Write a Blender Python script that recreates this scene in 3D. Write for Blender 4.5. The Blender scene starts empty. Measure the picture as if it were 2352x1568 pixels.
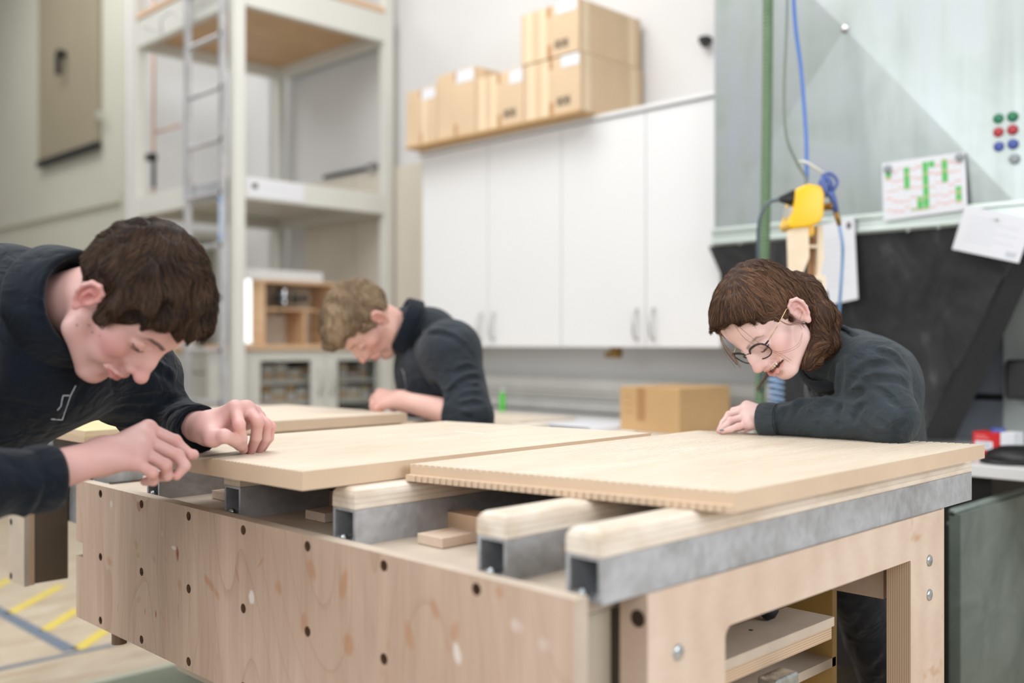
import bpy, bmesh, math, random
import numpy as np
from mathutils import Vector, Matrix
random.seed(7); rng=np.random.default_rng(7)
sc=bpy.context.scene; COL=sc.collection
F=2310.0; CX=1176.0; CY=787.0; H=1.15; R2=math.sqrt(2)
# ---------------------------------------------------------------- camera
cam=bpy.data.cameras.new('camera'); camo=bpy.data.objects.new('camera',cam); COL.objects.link(camo)
cam.sensor_width=36; cam.lens=36*F/2352; cam.shift_y=3/2352; cam.clip_start=.02; cam.clip_end=60
camo.location=(0,0,H); camo.rotation_euler=(math.radians(90),0,math.radians(-45))
cam.dof.use_dof=True; cam.dof.focus_distance=1.90; cam.dof.aperture_fstop=1.55
sc.camera=camo
# ---------------------------------------------------------------- light
w=bpy.data.worlds.new('world'); sc.world=w; w.use_nodes=True
w.node_tree.nodes['Background'].inputs[0].default_value=(.97,.985,1,1); w.node_tree.nodes['Background'].inputs[1].default_value=.58
def area(name,loc,size,power,target=None,col=(1,.995,.985)):
    l=bpy.data.lights.new(name,'AREA'); l.shape='RECTANGLE'; l.size,l.size_y=size; l.energy=power; l.color=col
    o=bpy.data.objects.new(name,l); COL.objects.link(o); o.location=loc
    if target is not None: o.rotation_euler=(Vector(target)-Vector(loc)).to_track_quat('-Z','Y').to_euler()
    return o
area('ceiling_light_a',(0.6,1.4,4.3),(2.4,1.2),88,(1.0,1.6,1))
area('ceiling_light_b',(1.9,3.4,4.3),(2.4,1.2),98,(2.2,3.6,0))
area('ceiling_light_c',(1.7,0.2,4.3),(2.4,1.2),14,(2.6,1.2,1))
area('ceiling_light_d',(2.0,7.0,4.4),(2.4,1.2),95,(2.4,7.2,0))
area('window_light',(-2.6,2.6,2.6),(2.6,2.0),125,(1.2,1.6,1.0),(.93,.97,1))  # soft fill from the left, no window is built there
area('fill_light_b',(1.6,-2.6,2.3),(2.4,1.6),115,(1.0,.9,.8),(.97,.985,1))  # fill added behind right to brighten the side frame and panel
area('fill_light_c',(-1.7,-.9,2.1),(1.8,1.4),36,(.8,.9,.7),(.98,.99,1))  # fill added to lift the right end of the front panel
vs=sc.view_settings; vs.view_transform='Standard'; vs.look='None'; vs.gamma=1; vs.use_curve_mapping=False; vs.exposure=-.4
cy=sc.cycles
try:
    cy.use_denoising=True; cy.max_bounces=6; cy.diffuse_bounces=4; cy.glossy_bounces=3; cy.transmission_bounces=4; cy.transparent_max_bounces=6; cy.caustics_reflective=False; cy.caustics_refractive=False; cy.sample_clamp_indirect=4
except Exception: pass
# ---------------------------------------------------------------- helpers
def c(r,g,b):
    f=lambda x:(x/255/12.92 if x<=10 else ((x/255+.055)/1.055)**2.4)
    return (f(r),f(g),f(b),1)
def P(u,v,Y):                       # a pixel of the photograph at depth Y -> room point
    X=(u-CX)/F*Y; return Vector(((Y+X)/R2,(Y-X)/R2,H-(v-CY)/F*Y))
def onA(u,v,a):                     # where the ray meets the plane x=a
    k=(u-CX)/F; b=a*(1-k)/(1+k); Y=(a+b)/R2; return Vector((a,b,H-(v-CY)/F*Y))
def onB(u,v,b):
    k=(u-CX)/F; a=b*(1+k)/(1-k); Y=(a+b)/R2; return Vector((a,b,H-(v-CY)/F*Y))
def onZ(u,v,z):
    Y=(H-z)*F/(v-CY); X=(u-CX)/F*Y; return Vector(((Y+X)/R2,(Y-X)/R2,z))
class NT:
    def __init__(s,name,rough=.5,metal=0,spec=.5):
        s.m=bpy.data.materials.new(name); s.m.use_nodes=True; s.t=s.m.node_tree; s.n=s.t.nodes; s.b=s.n['Principled BSDF']
        s.b.inputs['Roughness'].default_value=rough; s.b.inputs['Metallic'].default_value=metal
        s.b.inputs['Specular IOR Level'].default_value=spec; s.co=None
    def link(s,a,b): s.t.links.new(a,b)
    def obj(s):
        if s.co is None: s.co=s.n.new('ShaderNodeTexCoord').outputs['Object']
        return s.co
    def mp(s,scale=(1,1,1),loc=(0,0,0),rot=(0,0,0),src=None):
        n=s.n.new('ShaderNodeMapping'); n.inputs['Scale'].default_value=scale; n.inputs['Location'].default_value=loc; n.inputs['Rotation'].default_value=rot
        s.link(src or s.obj(),n.inputs['Vector']); return n.outputs[0]
    def noise(s,vec,scale,detail=4,rough=.55,dist=0):
        n=s.n.new('ShaderNodeTexNoise'); n.inputs['Scale'].default_value=scale; n.inputs['Detail'].default_value=detail; n.inputs['Roughness'].default_value=rough; n.inputs['Distortion'].default_value=dist
        s.link(vec,n.inputs['Vector']); return n.outputs['Fac']
    def wave(s,vec,scale,dist=2,detail=2,dirn='X',ds=1):
        n=s.n.new('ShaderNodeTexWave'); n.bands_direction=dirn; n.inputs['Scale'].default_value=scale; n.inputs['Distortion'].default_value=dist; n.inputs['Detail'].default_value=detail; n.inputs['Detail Scale'].default_value=ds
        s.link(vec,n.inputs['Vector']); return n.outputs['Fac']
    def ramp(s,fac,stops):
        n=s.n.new('ShaderNodeValToRGB'); e=n.color_ramp.elements
        while len(e)<len(stops): e.new(.5)
        for i,(p,col) in enumerate(stops): e[i].position=p; e[i].color=col if len(col)==4 else (*col,1)
        s.link(fac,n.inputs[0]); return n.outputs[0]
    def mix(s,fac,A,B,mode='MIX'):
        n=s.n.new('ShaderNodeMixRGB'); n.blend_type=mode
        for i,x in ((0,fac),(1,A),(2,B)):
            if hasattr(x,'is_linked') or hasattr(x,'links'): s.link(x,n.inputs[i])
            else: n.inputs[i].default_value=x
        return n.outputs[0]
    def math(s,op,A,B=None,clamp=False):
        n=s.n.new('ShaderNodeMath'); n.operation=op; n.use_clamp=clamp
        for i,x in ((0,A),(1,B)):
            if x is None: continue
            if hasattr(x,'links'): s.link(x,n.inputs[i])
            else: n.inputs[i].default_value=x
        return n.outputs[0]
    def col(s,x):
        if hasattr(x,'links'): s.link(x,s.b.inputs['Base Color'])
        else: s.b.inputs['Base Color'].default_value=x
        return s
    def rough(s,x): s.link(x,s.b.inputs['Roughness']); return s
    def bump(s,h,strength=.3,dist=.002):
        n=s.n.new('ShaderNodeBump'); n.inputs['Strength'].default_value=strength; n.inputs['Distance'].default_value=dist
        s.link(h,n.inputs['Height']); s.link(n.outputs[0],s.b.inputs['Normal']); return s
def plain(name,col,rough=.5,metal=0,var=.06,scale=6,bump=0,spec=.5):
    m=NT(name,rough,metal,spec); n=m.noise(m.obj(),scale,5)
    a=tuple(x*(1-var) for x in col[:3])+(1,); b=tuple(min(1,x*(1+var)) for x in col[:3])+(1,)
    m.col(m.ramp(n,[(.3,a),(.7,b)]))
    if bump: m.bump(m.noise(m.obj(),scale*30,3),bump,.001)
    return m.m
def wood(name,lo,hi,scale=(3,3,.35),rings=9,rough=.55,speck=None,bump=.15,dist=5):
    m=NT(name,rough); v=m.mp(scale); n=m.noise(v,3,5,.6,.6); wv=m.wave(v,rings,dist,3)
    fine=m.noise(m.mp(tuple(x*40 for x in scale)),2,3)
    f=m.math('ADD',m.math('MULTIPLY',wv,.14),m.math('MULTIPLY',n,.86)); f=m.math('ADD',m.math('MULTIPLY',f,.8),m.math('MULTIPLY',fine,.2))
    base=m.ramp(f,[(.3,lo),(.68,hi)])
    if speck:
        k=m.noise(m.mp(tuple(x*2.2 for x in scale),(3,1,7)),4,3); base=m.mix(m.ramp(k,[(.62,(0,0,0)),(.7,(1,1,1))]),base,speck)
    m.col(base); m.bump(fine,bump,.0006); return m.m
def plyedge(name,axis='Z',pitch=.0042,lo=(174,148,124),hi=(212,188,162)):
    m=NT(name,.7); sx={'X':(1,.02,.02),'Y':(.02,1,.02),'Z':(.02,.02,1)}[axis]
    wv=m.wave(m.mp(sx),.314/pitch,1.2,2,axis if axis in 'XYZ' else 'X',.3); n=m.noise(m.obj(),30,4)
    m.col(m.mix(m.math('MULTIPLY',n,.35),m.ramp(wv,[(.25,c(*lo)),(.6,c(*hi))]),c(196,168,136))); return m.m
M={}
M['wall']=plain('painted_white_wall',c(208,207,206),.75,0,.02,2)
M['wall_warm']=plain('painted_warm_wall',c(206,199,188),.7,0,.03,1.5)
M['wall_green']=plain('painted_grey_green_wall',c(186,186,172),.7,0,.03,1.5)
M['hatch']=plain('olive_hatch_board',c(142,133,113),.6,0,.05,1.2)
M['white_lam']=plain('white_laminate',c(224,224,224),.28,0,.01,2)
M['white_paint']=plain('white_painted_wood',c(207,207,200),.45,0,.025,3)
M['trim_wood']=wood('beech_trim',c(196,158,122),c(222,188,152),(1,1,3))
m=NT('pale_beech_board',.42); n1=m.noise(m.mp((1.2,7,1)),2.2,5,.6,.3); n2=m.noise(m.mp((9,90,9)),2,3); n3=m.noise(m.obj(),1.3,2)
m.col(m.mix(m.ramp(n3,[(.35,(0,0,0)),(.7,(.6,.6,.6))]),m.ramp(m.math('ADD',m.math('MULTIPLY',n1,.65),m.math('MULTIPLY',n2,.35)),[(.36,c(210,195,175)),(.55,c(222,210,193)),(.7,c(229,219,204))]),c(224,209,188))); m.bump(n2,.1,.0005); M['board']=m.m
M['board_edge']=plain('board_edge_wood',c(208,184,158),.55,0,.05,9)
M['board_ply']=wood('oak_board',c(222,190,148),c(238,212,174),(.7,5,5),7,.5)
M['mdf']=plain('greenish_chipboard',c(206,196,150),.6,0,.04,12)
m=NT('worn_beech_cap',.5); n1=m.noise(m.mp((3,12,12)),2.5,5,.6); wv=m.wave(m.mp((.02,.02,1)),38,.6,2,'Z',.4)
m.col(m.mix(m.math('MULTIPLY',m.ramp(wv,[(.0,(1,1,1)),(.35,(0,0,0))]),.35),m.ramp(n1,[(.35,c(204,188,168)),(.6,c(228,218,204))]),c(176,152,128))); M['cap']=m.m
M['cap_end']=plain('cap_end_grain',c(222,204,160),.6,0,.12,60)
M['edge_z']=plyedge('plywood_edge')
M['edge_x']=plyedge('plywood_edge_upright','X')
M['edge_y']=plyedge('plywood_edge_side','Y')
M['osb']=wood('orange_ceiling_board',c(186,148,108),c(206,168,124),(2,2,2),4,.5)
M['frame_wood']=wood('birch_plywood_frame',c(200,176,156),c(218,200,183),(.8,1.4,1.4),5,.5,c(194,154,122),.12,6)
M['dusty']=plain('dusty_plywood',c(190,176,160),.75,0,.12,8,.1)
M['brown_board']=plain('brown_hardboard',c(120,98,78),.7,0,.12,5)
def metal(name,lo,hi,rough=.42,sc=9,metalv=.75):
    m=NT(name,rough,metalv); n=m.noise(m.obj(),sc,6,.65,.8); n2=m.noise(m.obj(),sc*7,4)
    m.col(m.ramp(m.math('ADD',m.math('MULTIPLY',n,.75),m.math('MULTIPLY',n2,.25)),[(.35,lo),(.6,hi)])); m.rough(m.ramp(n2,[(.2,(rough*.8,)*3),(.8,(rough*1.25,)*3)])); return m.m
M['alu']=metal('brushed_aluminium',c(156,157,157),c(196,199,204),.5,8,.55)
M['alu_light']=metal('ladder_aluminium',c(168,168,171),c(200,200,203),.35,5,.45)
M['zinc']=metal('zinc_bolt',c(150,158,160),c(205,210,212),.28,40,.9)
M['chrome']=plain('polished_steel',c(190,190,195),.18,1,.03)
M['handle']=plain('satin_nickel',c(196,196,190),.35,.6,.03)
M['black']=plain('black_plastic',c(20,20,22),.45,0,.1)
M['dark']=plain('dark_steel',c(36,38,40),.5,.3,.1)
M['brass']=plain('brass',c(150,116,62),.35,.8,.1)
M['yellow']=plain('yellow_plastic',c(250,196,30),.35,0,.03)
M['blue_pl']=plain('blue_plastic',c(78,98,160),.4,0,.05)
M['blue_hose']=plain('blue_air_hose',c(86,124,196),.35,0,.05)
M['grey_cable']=plain('grey_green_cable',c(120,132,122),.5,0,.05)
M['white_cord']=plain('white_cord',c(214,216,210),.6,0,.03)
M['green_hose']=plain('green_spiral_hose',c(98,124,92),.5,0,.1,20)
M['holder']=wood('pine_plywood_holder',c(226,204,172),c(240,224,198),(1,1,3),5)
M['holder_in']=plain('brown_plywood_inner',c(178,138,102),.6,0,.08)
M['paper']=plain('white_paper',c(218,219,224),.7,0,.01)
M['card']=plain('cardboard',c(208,182,150),.75,0,.05,5,.1)
M['card_plain']=plain('cardboard_brown',c(200,162,114),.75,0,.05,5,.1)
M['tape']=plain('clear_packing_tape',c(226,204,172),.25,0,.03)
M['tape_brown']=plain('brown_packing_tape',c(178,134,90),.3,0,.03)
M['ink']=plain('black_print',c(60,52,46),.7,0,.1)
M['green']=plain('green_print',c(92,184,100),.7,0,.03)
M['olive']=plain('olive_print',c(160,184,120),.7,0,.03)
M['redline']=plain('faint_red_print',c(222,160,150),.7,0,.03)
M['grey_print']=plain('grey_print',c(186,190,198),.7,0,.03)
M['red']=plain('red_box_card',c(196,12,22),.45,0,.05)
M['copper']=plain('copper_pipe',c(196,152,128),.4,.4,.05)
M['glass_dark']=plain('cabinet_inside',c(84,82,76),.6,0,.2,6)
M['tapeblue']=plain('blue_grey_floor_tape',c(112,124,140),.6,0,.08,20)
M['tapeyel']=plain('yellow_floor_tape',c(226,204,92),.6,0,.08,20)
M['foam_red']=plain('dark_red_card',c(96,56,48),.7)
g=NT('clear_glass',.05); g.b.inputs['Transmission Weight'].default_value=1; g.b.inputs['IOR'].default_value=1.01; g.b.inputs['Alpha'].default_value=.25; g.b.inputs['Base Color'].default_value=(.95,.97,.96,1); M['glass']=g.m
e=NT('lit_tube',.4); e.b.inputs['Emission Color'].default_value=(.95,1,.99,1); e.b.inputs['Emission Strength'].default_value=1.6; M['tube']=e.m
# galvanised sheet
m=NT('galvanised_sheet',.36,.5); n1=m.noise(m.mp((1,1,1)),2.2,5,.6,.5); n2=m.noise(m.mp((6,6,.4)),2.5,4)
m.col(m.ramp(m.math('ADD',m.math('MULTIPLY',n1,.55),m.math('MULTIPLY',n2,.45)),[(.34,c(156,164,160)),(.5,c(172,180,177)),(.66,c(176,181,190))])); m.bump(n1,.25,.01); M['galv']=m.m
m=NT('galvanised_sheet_trim',.35,.4); m.col(c(196,206,200)); M['galv_trim']=m.m
m=NT('green_grey_tub_metal',.42,.3); n1=m.noise(m.obj(),5,6,.65,.6); m.col(m.ramp(n1,[(.35,c(104,116,110)),(.65,c(132,142,136))])); M['tub']=m.m
m=NT('dusty_black_rubber',.72); n1=m.noise(m.mp((2,2,1.2)),3.2,7,.68,1.0); m.col(m.ramp(n1,[(.4,c(24,24,25)),(.58,c(44,44,45)),(.72,c(80,80,82))])); m.bump(n1,.4,.01); M['rubber']=m.m
# floor
m=NT('worn_board_floor',.5); n1=m.noise(m.mp((2.2,9,1)),1.4,6,.6,1.2); n2=m.noise(m.obj(),1.1,3)
m.col(m.mix(m.ramp(n2,[(.35,(0,0,0)),(.7,(.5,.5,.5))]),m.ramp(n1,[(.3,c(170,146,122)),(.5,c(198,182,160)),(.7,c(212,200,182))]),c(196,182,160))); M['floor']=m.m
m=NT('ribbed_mat',.75); wv=m.wave(m.mp((1,1,1)),18,0,0,'Y'); m.col(m.ramp(wv,[(.2,c(104,112,98)),(.8,c(146,154,136))])); M['mat']=m.m

class MB:
    """collects geometry (world coordinates) for one mesh object"""
    def __init__(s): s.v=[]; s.f=[]; s.mi=[]; s.sm=[]
    def add(s,v,f,mi=0,sm=False):
        o=len(s.v); s.v+= [tuple(x) for x in v]; s.f+=[tuple(i+o for i in q) for q in f]; s.mi+=[mi]*len(f); s.sm+=[sm]*len(f); return s
    def bm(s,bm,mi=0,sm=False):
        bm.verts.index_update(); s.add([v.co for v in bm.verts],[[v.index for v in f.verts] for f in bm.faces],mi,sm); bm.free(); return s
    def box(s,x0,x1,y0,y1,z0,z1,mi=0,bev=0,seg=2,R=None,org=None):
        bm=bmesh.new(); bmesh.ops.create_cube(bm,size=1)
        for v in bm.verts: v.co=Vector(((x0+x1)/2+v.co.x*(x1-x0),(y0+y1)/2+v.co.y*(y1-y0),(z0+z1)/2+v.co.z*(z1-z0)))
        if bev: bmesh.ops.bevel(bm,geom=list(bm.edges),offset=bev,segments=seg,profile=.5,affect='EDGES')
        if R is not None:
            o=Vector(org); 
            for v in bm.verts: v.co=o+R@(v.co-o)
        return s.bm(bm,mi,False)
    def cyl(s,p,q,r,r2=None,n=16,mi=0,cap=True,sm=True):
        p=Vector(p);q=Vector(q);d=(q-p).normalized(); x=d.orthogonal().normalized(); y=d.cross(x); r2=r if r2 is None else r2
        v=[];
        for t,rr in ((p,r),(q,r2)):
            for i in range(n):
                a=2*math.pi*i/n; v.append(t+x*math.cos(a)*rr+y*math.sin(a)*rr)
        f=[(i,(i+1)%n,n+(i+1)%n,n+i) for i in range(n)]; s.add(v,f,mi,sm)
        if cap: s.add(v[:n],[tuple(range(n))[::-1]],mi); s.add(v[n:],[tuple(range(n))],mi)
        return s
    def tube(s,pts,r,n=10,mi=0,rad=None,cap=True):
        pts=[Vector(p) for p in pts]; m=len(pts); t0=(pts[1]-pts[0]).normalized(); x=t0.orthogonal().normalized(); v=[]
        for i,p in enumerate(pts):
            t=(pts[min(i+1,m-1)]-pts[max(i-1,0)]).normalized(); x=(x-t*x.dot(t)).normalized(); y=t.cross(x); rr=rad[i] if rad else r
            for j in range(n):
                a=2*math.pi*j/n; v.append(p+(x*math.cos(a)+y*math.sin(a))*rr)
        f=[(i*n+j,i*n+(j+1)%n,(i+1)*n+(j+1)%n,(i+1)*n+j) for i in range(m-1) for j in range(n)]
        if cap: f+=[tuple(range(n))[::-1],tuple(range((m-1)*n,m*n))]
        return s.add(v,f,mi,True)
    def prism(s,poly,d,mi=0):
        n=len(poly); d=Vector(d); v=[Vector(p) for p in poly]+[Vector(p)+d for p in poly]
        return s.add(v,[tuple(range(n))[::-1],tuple(range(n,2*n))]+[(i,(i+1)%n,n+(i+1)%n,n+i) for i in range(n)],mi)
    def lathe(s,c0,axis,prof,n=20,mi=0):
        c0=Vector(c0); d=Vector(axis).normalized(); x=d.orthogonal().normalized(); y=d.cross(x); v=[]
        for (r,h) in prof:
            for i in range(n):
                a=2*math.pi*i/n; v.append(c0+d*h+(x*math.cos(a)+y*math.sin(a))*max(r,1e-5))
        m=len(prof); return s.add(v,[(i*n+j,i*n+(j+1)%n,(i+1)*n+(j+1)%n,(i+1)*n+j) for i in range(m-1) for j in range(n)],mi,True)
    def build(s,name,mats,parent=None,org=None):
        if not isinstance(mats,(list,tuple)): mats=[mats]
        o3=Vector(parent['_o']) if parent is not None else Vector(org if org is not None else (0,0,0))
        me=bpy.data.meshes.new(name); me.from_pydata([tuple(Vector(v)-o3) for v in s.v],[],s.f)
        for mt in mats: me.materials.append(M[mt] if isinstance(mt,str) else mt)
        me.polygons.foreach_set('material_index',s.mi); me.polygons.foreach_set('use_smooth',s.sm)
        bm=bmesh.new(); bm.from_mesh(me); bmesh.ops.recalc_face_normals(bm,faces=bm.faces); bm.to_mesh(me); bm.free()
        o=bpy.data.objects.new(name,me); COL.objects.link(o)
        if parent is not None: o.parent=parent
        else: o.location=o3
        o['_o']=list(o3); return o
def tag(o,label=None,cat=None,group=None,kind=None):
    if label: o['label']=label
    if cat: o['category']=cat
    if group: o['group']=group
    if kind: o['kind']=kind
    return o
def thing(name,loc,label,cat,group=None):
    o=bpy.data.objects.new(name,None); o.empty_display_size=.05; COL.objects.link(o); o.location=loc; o['_o']=list(loc); return tag(o,label,cat,group)
def bez(p0,p1,p2,p3,n=12):
    p0,p1,p2,p3=map(Vector,(p0,p1,p2,p3)); return [p0*(1-t)**3+p1*3*t*(1-t)**2+p2*3*t*t*(1-t)+p3*t**3 for t in [i/n for i in range(n+1)]]
def cat_rom(pts,n=8):
    pts=[Vector(p) for p in pts]; q=[pts[0]*2-pts[1]]+pts+[pts[-1]*2-pts[-2]]; out=[]
    for i in range(1,len(q)-2):
        for j in range(n):
            t=j/n; a,b,c_,d=q[i-1],q[i],q[i+1],q[i+2]
            out.append(.5*((2*b)+(c_-a)*t+(2*a-5*b+4*c_-d)*t*t+(3*b-a-3*c_+d)*t**3))
    out.append(pts[-1]); return out
def text_mb(txt,size,origin,xd,yd,depth=.0006):
    cu=bpy.data.curves.new('t','FONT'); cu.body=txt; cu.size=size; cu.extrude=depth; o=bpy.data.objects.new('t',cu); COL.objects.link(o)
    dg=bpy.context.evaluated_depsgraph_get(); me=bpy.data.meshes.new_from_object(o.evaluated_get(dg))
    O=Vector(origin);X=Vector(xd).normalized();Y=Vector(yd).normalized();Z=X.cross(Y)
    mb=MB().add([O+X*v.co.x+Y*v.co.y+Z*v.co.z for v in me.vertices],[list(p.vertices) for p in me.polygons])
    bpy.data.objects.remove(o); bpy.data.meshes.remove(me); return mb
NOWALL=[]
# ================================================================ SETTING
tag(MB().box(-1.5,4.1,-1.2,12.6,-.06,0).build('floor','floor'),kind='structure')
wb=tag(MB().box(3.82,3.95,-1.2,12.6,0,4.6).build('wall_back','wall'),kind='structure')
tag(MB().box(-1.5,4.1,12.6,12.75,0,4.6).build('wall_left','wall_warm'),kind='structure')
# jutting store-room wall at the far left with hatch
tag(MB().box(3.0,3.82,6.73,12.6,0,4.6).build('wall_far_left','wall_green'),kind='structure')
tag(MB().box(2.975,3.0,6.8,12.6,2.12,2.2).box(2.97,3.0,6.8,12.6,1.60,1.66,1).build('trim_1',['wall_green','trim_wood']),kind='structure')
tag(MB().box(-1.5,4.1,-1.2,12.6,4.6,4.7).build('ceiling','wall'),kind='structure')
p0=onA(100,372,3.0); p1=onA(234,320,3.0)
hb=thing('wall_hatch',(3.0,(p0.y+p1.y)/2,p1.z-.1),'olive grey hatch board with dark hook high on far left wall','hatch')
MB().box(2.96,3.0,p1.y,p0.y,p1.z-.02,4.3,0,.004).build('board','hatch',hb)
MB().box(2.95,2.985,p1.y-.02,p0.y+.02,p1.z-.07,p1.z-.021,0,.004).build('bottom_rail','dark',hb)
q=onA(148,125,2.95); MB().cyl(q,q+Vector((-.05,0,0)),.03).box(q.x-.06,q.x-.03,q.y-.02,q.y+.02,q.z-.16,q.z+.01).build('hook','black',hb)
q=onA(228,265,2.95); MB().box(2.93,2.96,q.y-.02,q.y+.02,q.z-.03,q.z+.03).build('latch','handle',hb)
# floor markings (tape lines)
def tape(name,pts,w_,mat,label,grp):
    a,b=[onZ(u,v,0) for u,v in pts]; d=(b-a); d.z=0; d.normalize(); n=Vector((-d.y,d.x,0))*w_/2
    o=MB().prism([a-n,b-n,b+n,a+n],(0,0,.0012)).build(name,mat); return tag(o,label,'floor tape',grp)
a1=1.493
def tp(x0,y0,x1,y1,w_,mat,label,grp=None):
    a=Vector((x0,y0,.0005));b=Vector((x1,y1,.0005)); d=(b-a).normalized(); n=Vector((-d.y,d.x,0))*w_/2; mid=(a+b)/2; mid.z=0
    o=MB().prism([a-n,b-n,b+n,a+n],(0,0,.0012)).build('floor_tape',mat,None,mid); tag(o,label,'floor tape',grp)
tp(1.493,3.82,1.493,6.5,.055,'tapeblue','wide blue grey tape line on the floor running away from the corner at lower left')
tp(.9,3.782,2.6,3.782,.032,'tapeblue','narrow blue grey tape line crossing the floor below the yellow stripes')
tp(1.521,4.166,1.75,4.4,.05,'tapeyel','middle yellow diagonal stripe on the floor right of the wide blue line','yellow hazard stripes')
tp(1.516,3.82,1.70,4.0,.05,'tapeyel','yellow diagonal stripe on the floor nearest the tape corner','yellow hazard stripes')
tp(1.51,4.53,1.86,4.88,.05,'tapeyel','yellow diagonal stripe on the floor, third away from the tape corner','yellow hazard stripes')
tp(1.50,4.95,1.80,5.25,.05,'tapeyel','yellow diagonal stripe on the floor, farthest and nearly hidden behind the hanging plywood','yellow hazard stripes')
mt=thing('floor_mat',(1.9,2.9,0),'ribbed grey green rubber mat on the floor behind the bench panel','mat')
MB().box(1.15,2.5,2.5,3.36,0,.012,0,.003).build('mat_surface','mat',mt)
MB().box(1.14,2.52,3.36,3.41,0,.010,0,.004).build('edge_strip',plain('pale_mat_edge',c(190,192,176),.7),mt)
# ================================================================ BENCH (own scale)
S=1.2
def Z(d): return H-S*d
def bb(mb,a0,a1,b0,b1,d0,d1,mi=0,bev=0,seg=2): return mb.box(S*a0,S*a1,S*b0,S*b1,Z(d1),Z(d0),mi,bev*S,seg)
bench=thing('assembly_bench',(S*1.2,S*1.25,0),'large birch plywood assembly bench with drilled front panel and wood-capped metal rails','workbench')
# panel material with stains
PA=.735
m=NT('stained_birch_panel',.5); v=m.mp((2.2,2.2,.5)); n1=m.noise(v,2.2,5,.55,.9); wv=m.wave(v,2.6,7,2,'Y'); fine=m.noise(m.mp((60,60,3)),2,4); patch=m.noise(m.mp((.8,.8,.5)),2.4,3)
base=m.ramp(m.math('ADD',m.math('MULTIPLY',n1,.62),m.math('ADD',m.math('MULTIPLY',wv,.05),m.math('MULTIPLY',fine,.33))),[(.3,c(168,144,126)),(.5,c(192,166,148)),(.68,c(209,185,167))])
gl=m.math('FRACT',m.math('MULTIPLY',m.noise(m.mp((1.6,1.6,.34),(.2,.4,.1)),1.6,1.5,.4,.3),34)); base=m.mix(m.math('MULTIPLY',m.ramp(gl,[(.0,(1,1,1)),(.10,(.15,.15,.15)),(.3,(0,0,0))]),.34),base,c(146,112,86))
nst=m.noise(m.mp((1,34,9)),1.5,4,.6); sep=m.n.new('ShaderNodeSeparateXYZ'); m.link(m.obj(),sep.inputs[0])
org=Vector(bench['_o'])
def ell(u,v,ru,rv,ang,col,soft=.5):
    global base
    p=onA(u,v,PA*S)-org; sc_=(PA*S+onA(u,v,PA*S).y)/R2/F
    # foreshortening along the panel
    ry=ru*sc_*1.0*(1+ (onA(u,v,PA*S).y/(PA*S)))/1.414*1.2; rz=rv*sc_
    dy=m.math('SUBTRACT',sep.outputs['Y'],p.y); dz=m.math('SUBTRACT',sep.outputs['Z'],p.z); ca,sa=math.cos(ang),math.sin(ang)
    x=m.math('DIVIDE',m.math('ADD',m.math('MULTIPLY',dy,ca),m.math('MULTIPLY',dz,sa)),ry); y=m.math('DIVIDE',m.math('SUBTRACT',m.math('MULTIPLY',dz,ca),m.math('MULTIPLY',dy,sa)),rz)
    d=m.math('ADD',m.math('MULTIPLY',x,x),m.math('MULTIPLY',y,y)); d=m.math('ADD',d,m.math('ADD',m.math('MULTIPLY',m.math('SUBTRACT',n1,.5),3.0),m.math('MULTIPLY',m.math('SUBTRACT',nst,.5),2.4)))
    o_=1.0 if (soft<.6) else .62
    base=m.mix(m.ramp(d,[(max(0,.9-soft),(o_,o_,o_)),(1.0,(0,0,0))]),base,col)
W_=c(228,220,214); Bn=c(176,124,84); Dk=c(142,78,46); Tn=c(172,138,100)
for st in [(408,1270,4,22,0,Dk,.5),(399,1258,6,6,0,W_,.5),(578,1372,7,20,-.35,W_,.4),(1052,1502,9,30,-.35,W_,.5),(256,1158,4,10,.3,W_,.6),(372,1226,2,9,0,W_,.6),
    (313,1250,5,11,.5,Tn,.7),(318,1275,4,7,0,Tn,.7),(354,1285,11,13,.4,Tn,.8),(320,1376,8,12,-.5,Bn,.8),(252,1290,7,12,.3,Bn,.8),(412,1342,6,20,-.4,Bn,.8),(320,1163,6,12,.4,Dk,.7),
    (270,1400,1.6,28,0,Dk,.5),(333,1404,1.6,14,0,Dk,.5),(358,1410,1.6,12,0,Dk,.5),(700,1430,8,26,.3,Bn,.8),(716,1310,9,28,-.4,Bn,.8),(790,1340,8,34,.3,Bn,.8),(485,1345,20,12,.5,Bn,.8),(1000,1400,9,30,-.4,Bn,.8),(940,1460,9,34,-.35,Bn,.8),
    (1045,1450,10,30,.35,Bn,.85),(800,1480,12,26,.2,Bn,.85),(1150,1360,12,20,.2,Bn,.9),(1190,1440,16,22,.2,W_,.95),(640,1350,8,20,-.3,Bn,.85),(1250,1480,18,26,.2,W_,.95),(545,1320,2,40,-.5,Bn,.6),(600,1290,3,26,.8,Bn,.7)]: ell(*st)
base=m.mix(m.math('MULTIPLY',m.ramp(patch,[(.4,(0,0,0)),(.62,(1,1,1))]),.35),base,c(170,144,124)); dirt=m.noise(m.mp((3,7,5),(4,2,1)),3,5,.65); base=m.mix(m.ramp(dirt,[(.62,(0,0,0)),(.72,(.45,.45,.45))]),base,c(178,128,92)); m.col(base); m.bump(fine,.12,.0006); M['panel']=m.m
mb=MB(); XF=S*PA; XB=S*(PA+.02)
bcols=[.789+.1607*i for i in range(7)]; zrow=[.2640,.3745,.4855]
be=[.649]+[(bcols[i]+bcols[i+1])/2 for i in range(6)]+[1.829]; ze=[.250,.3195,.430,.499]
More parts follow.
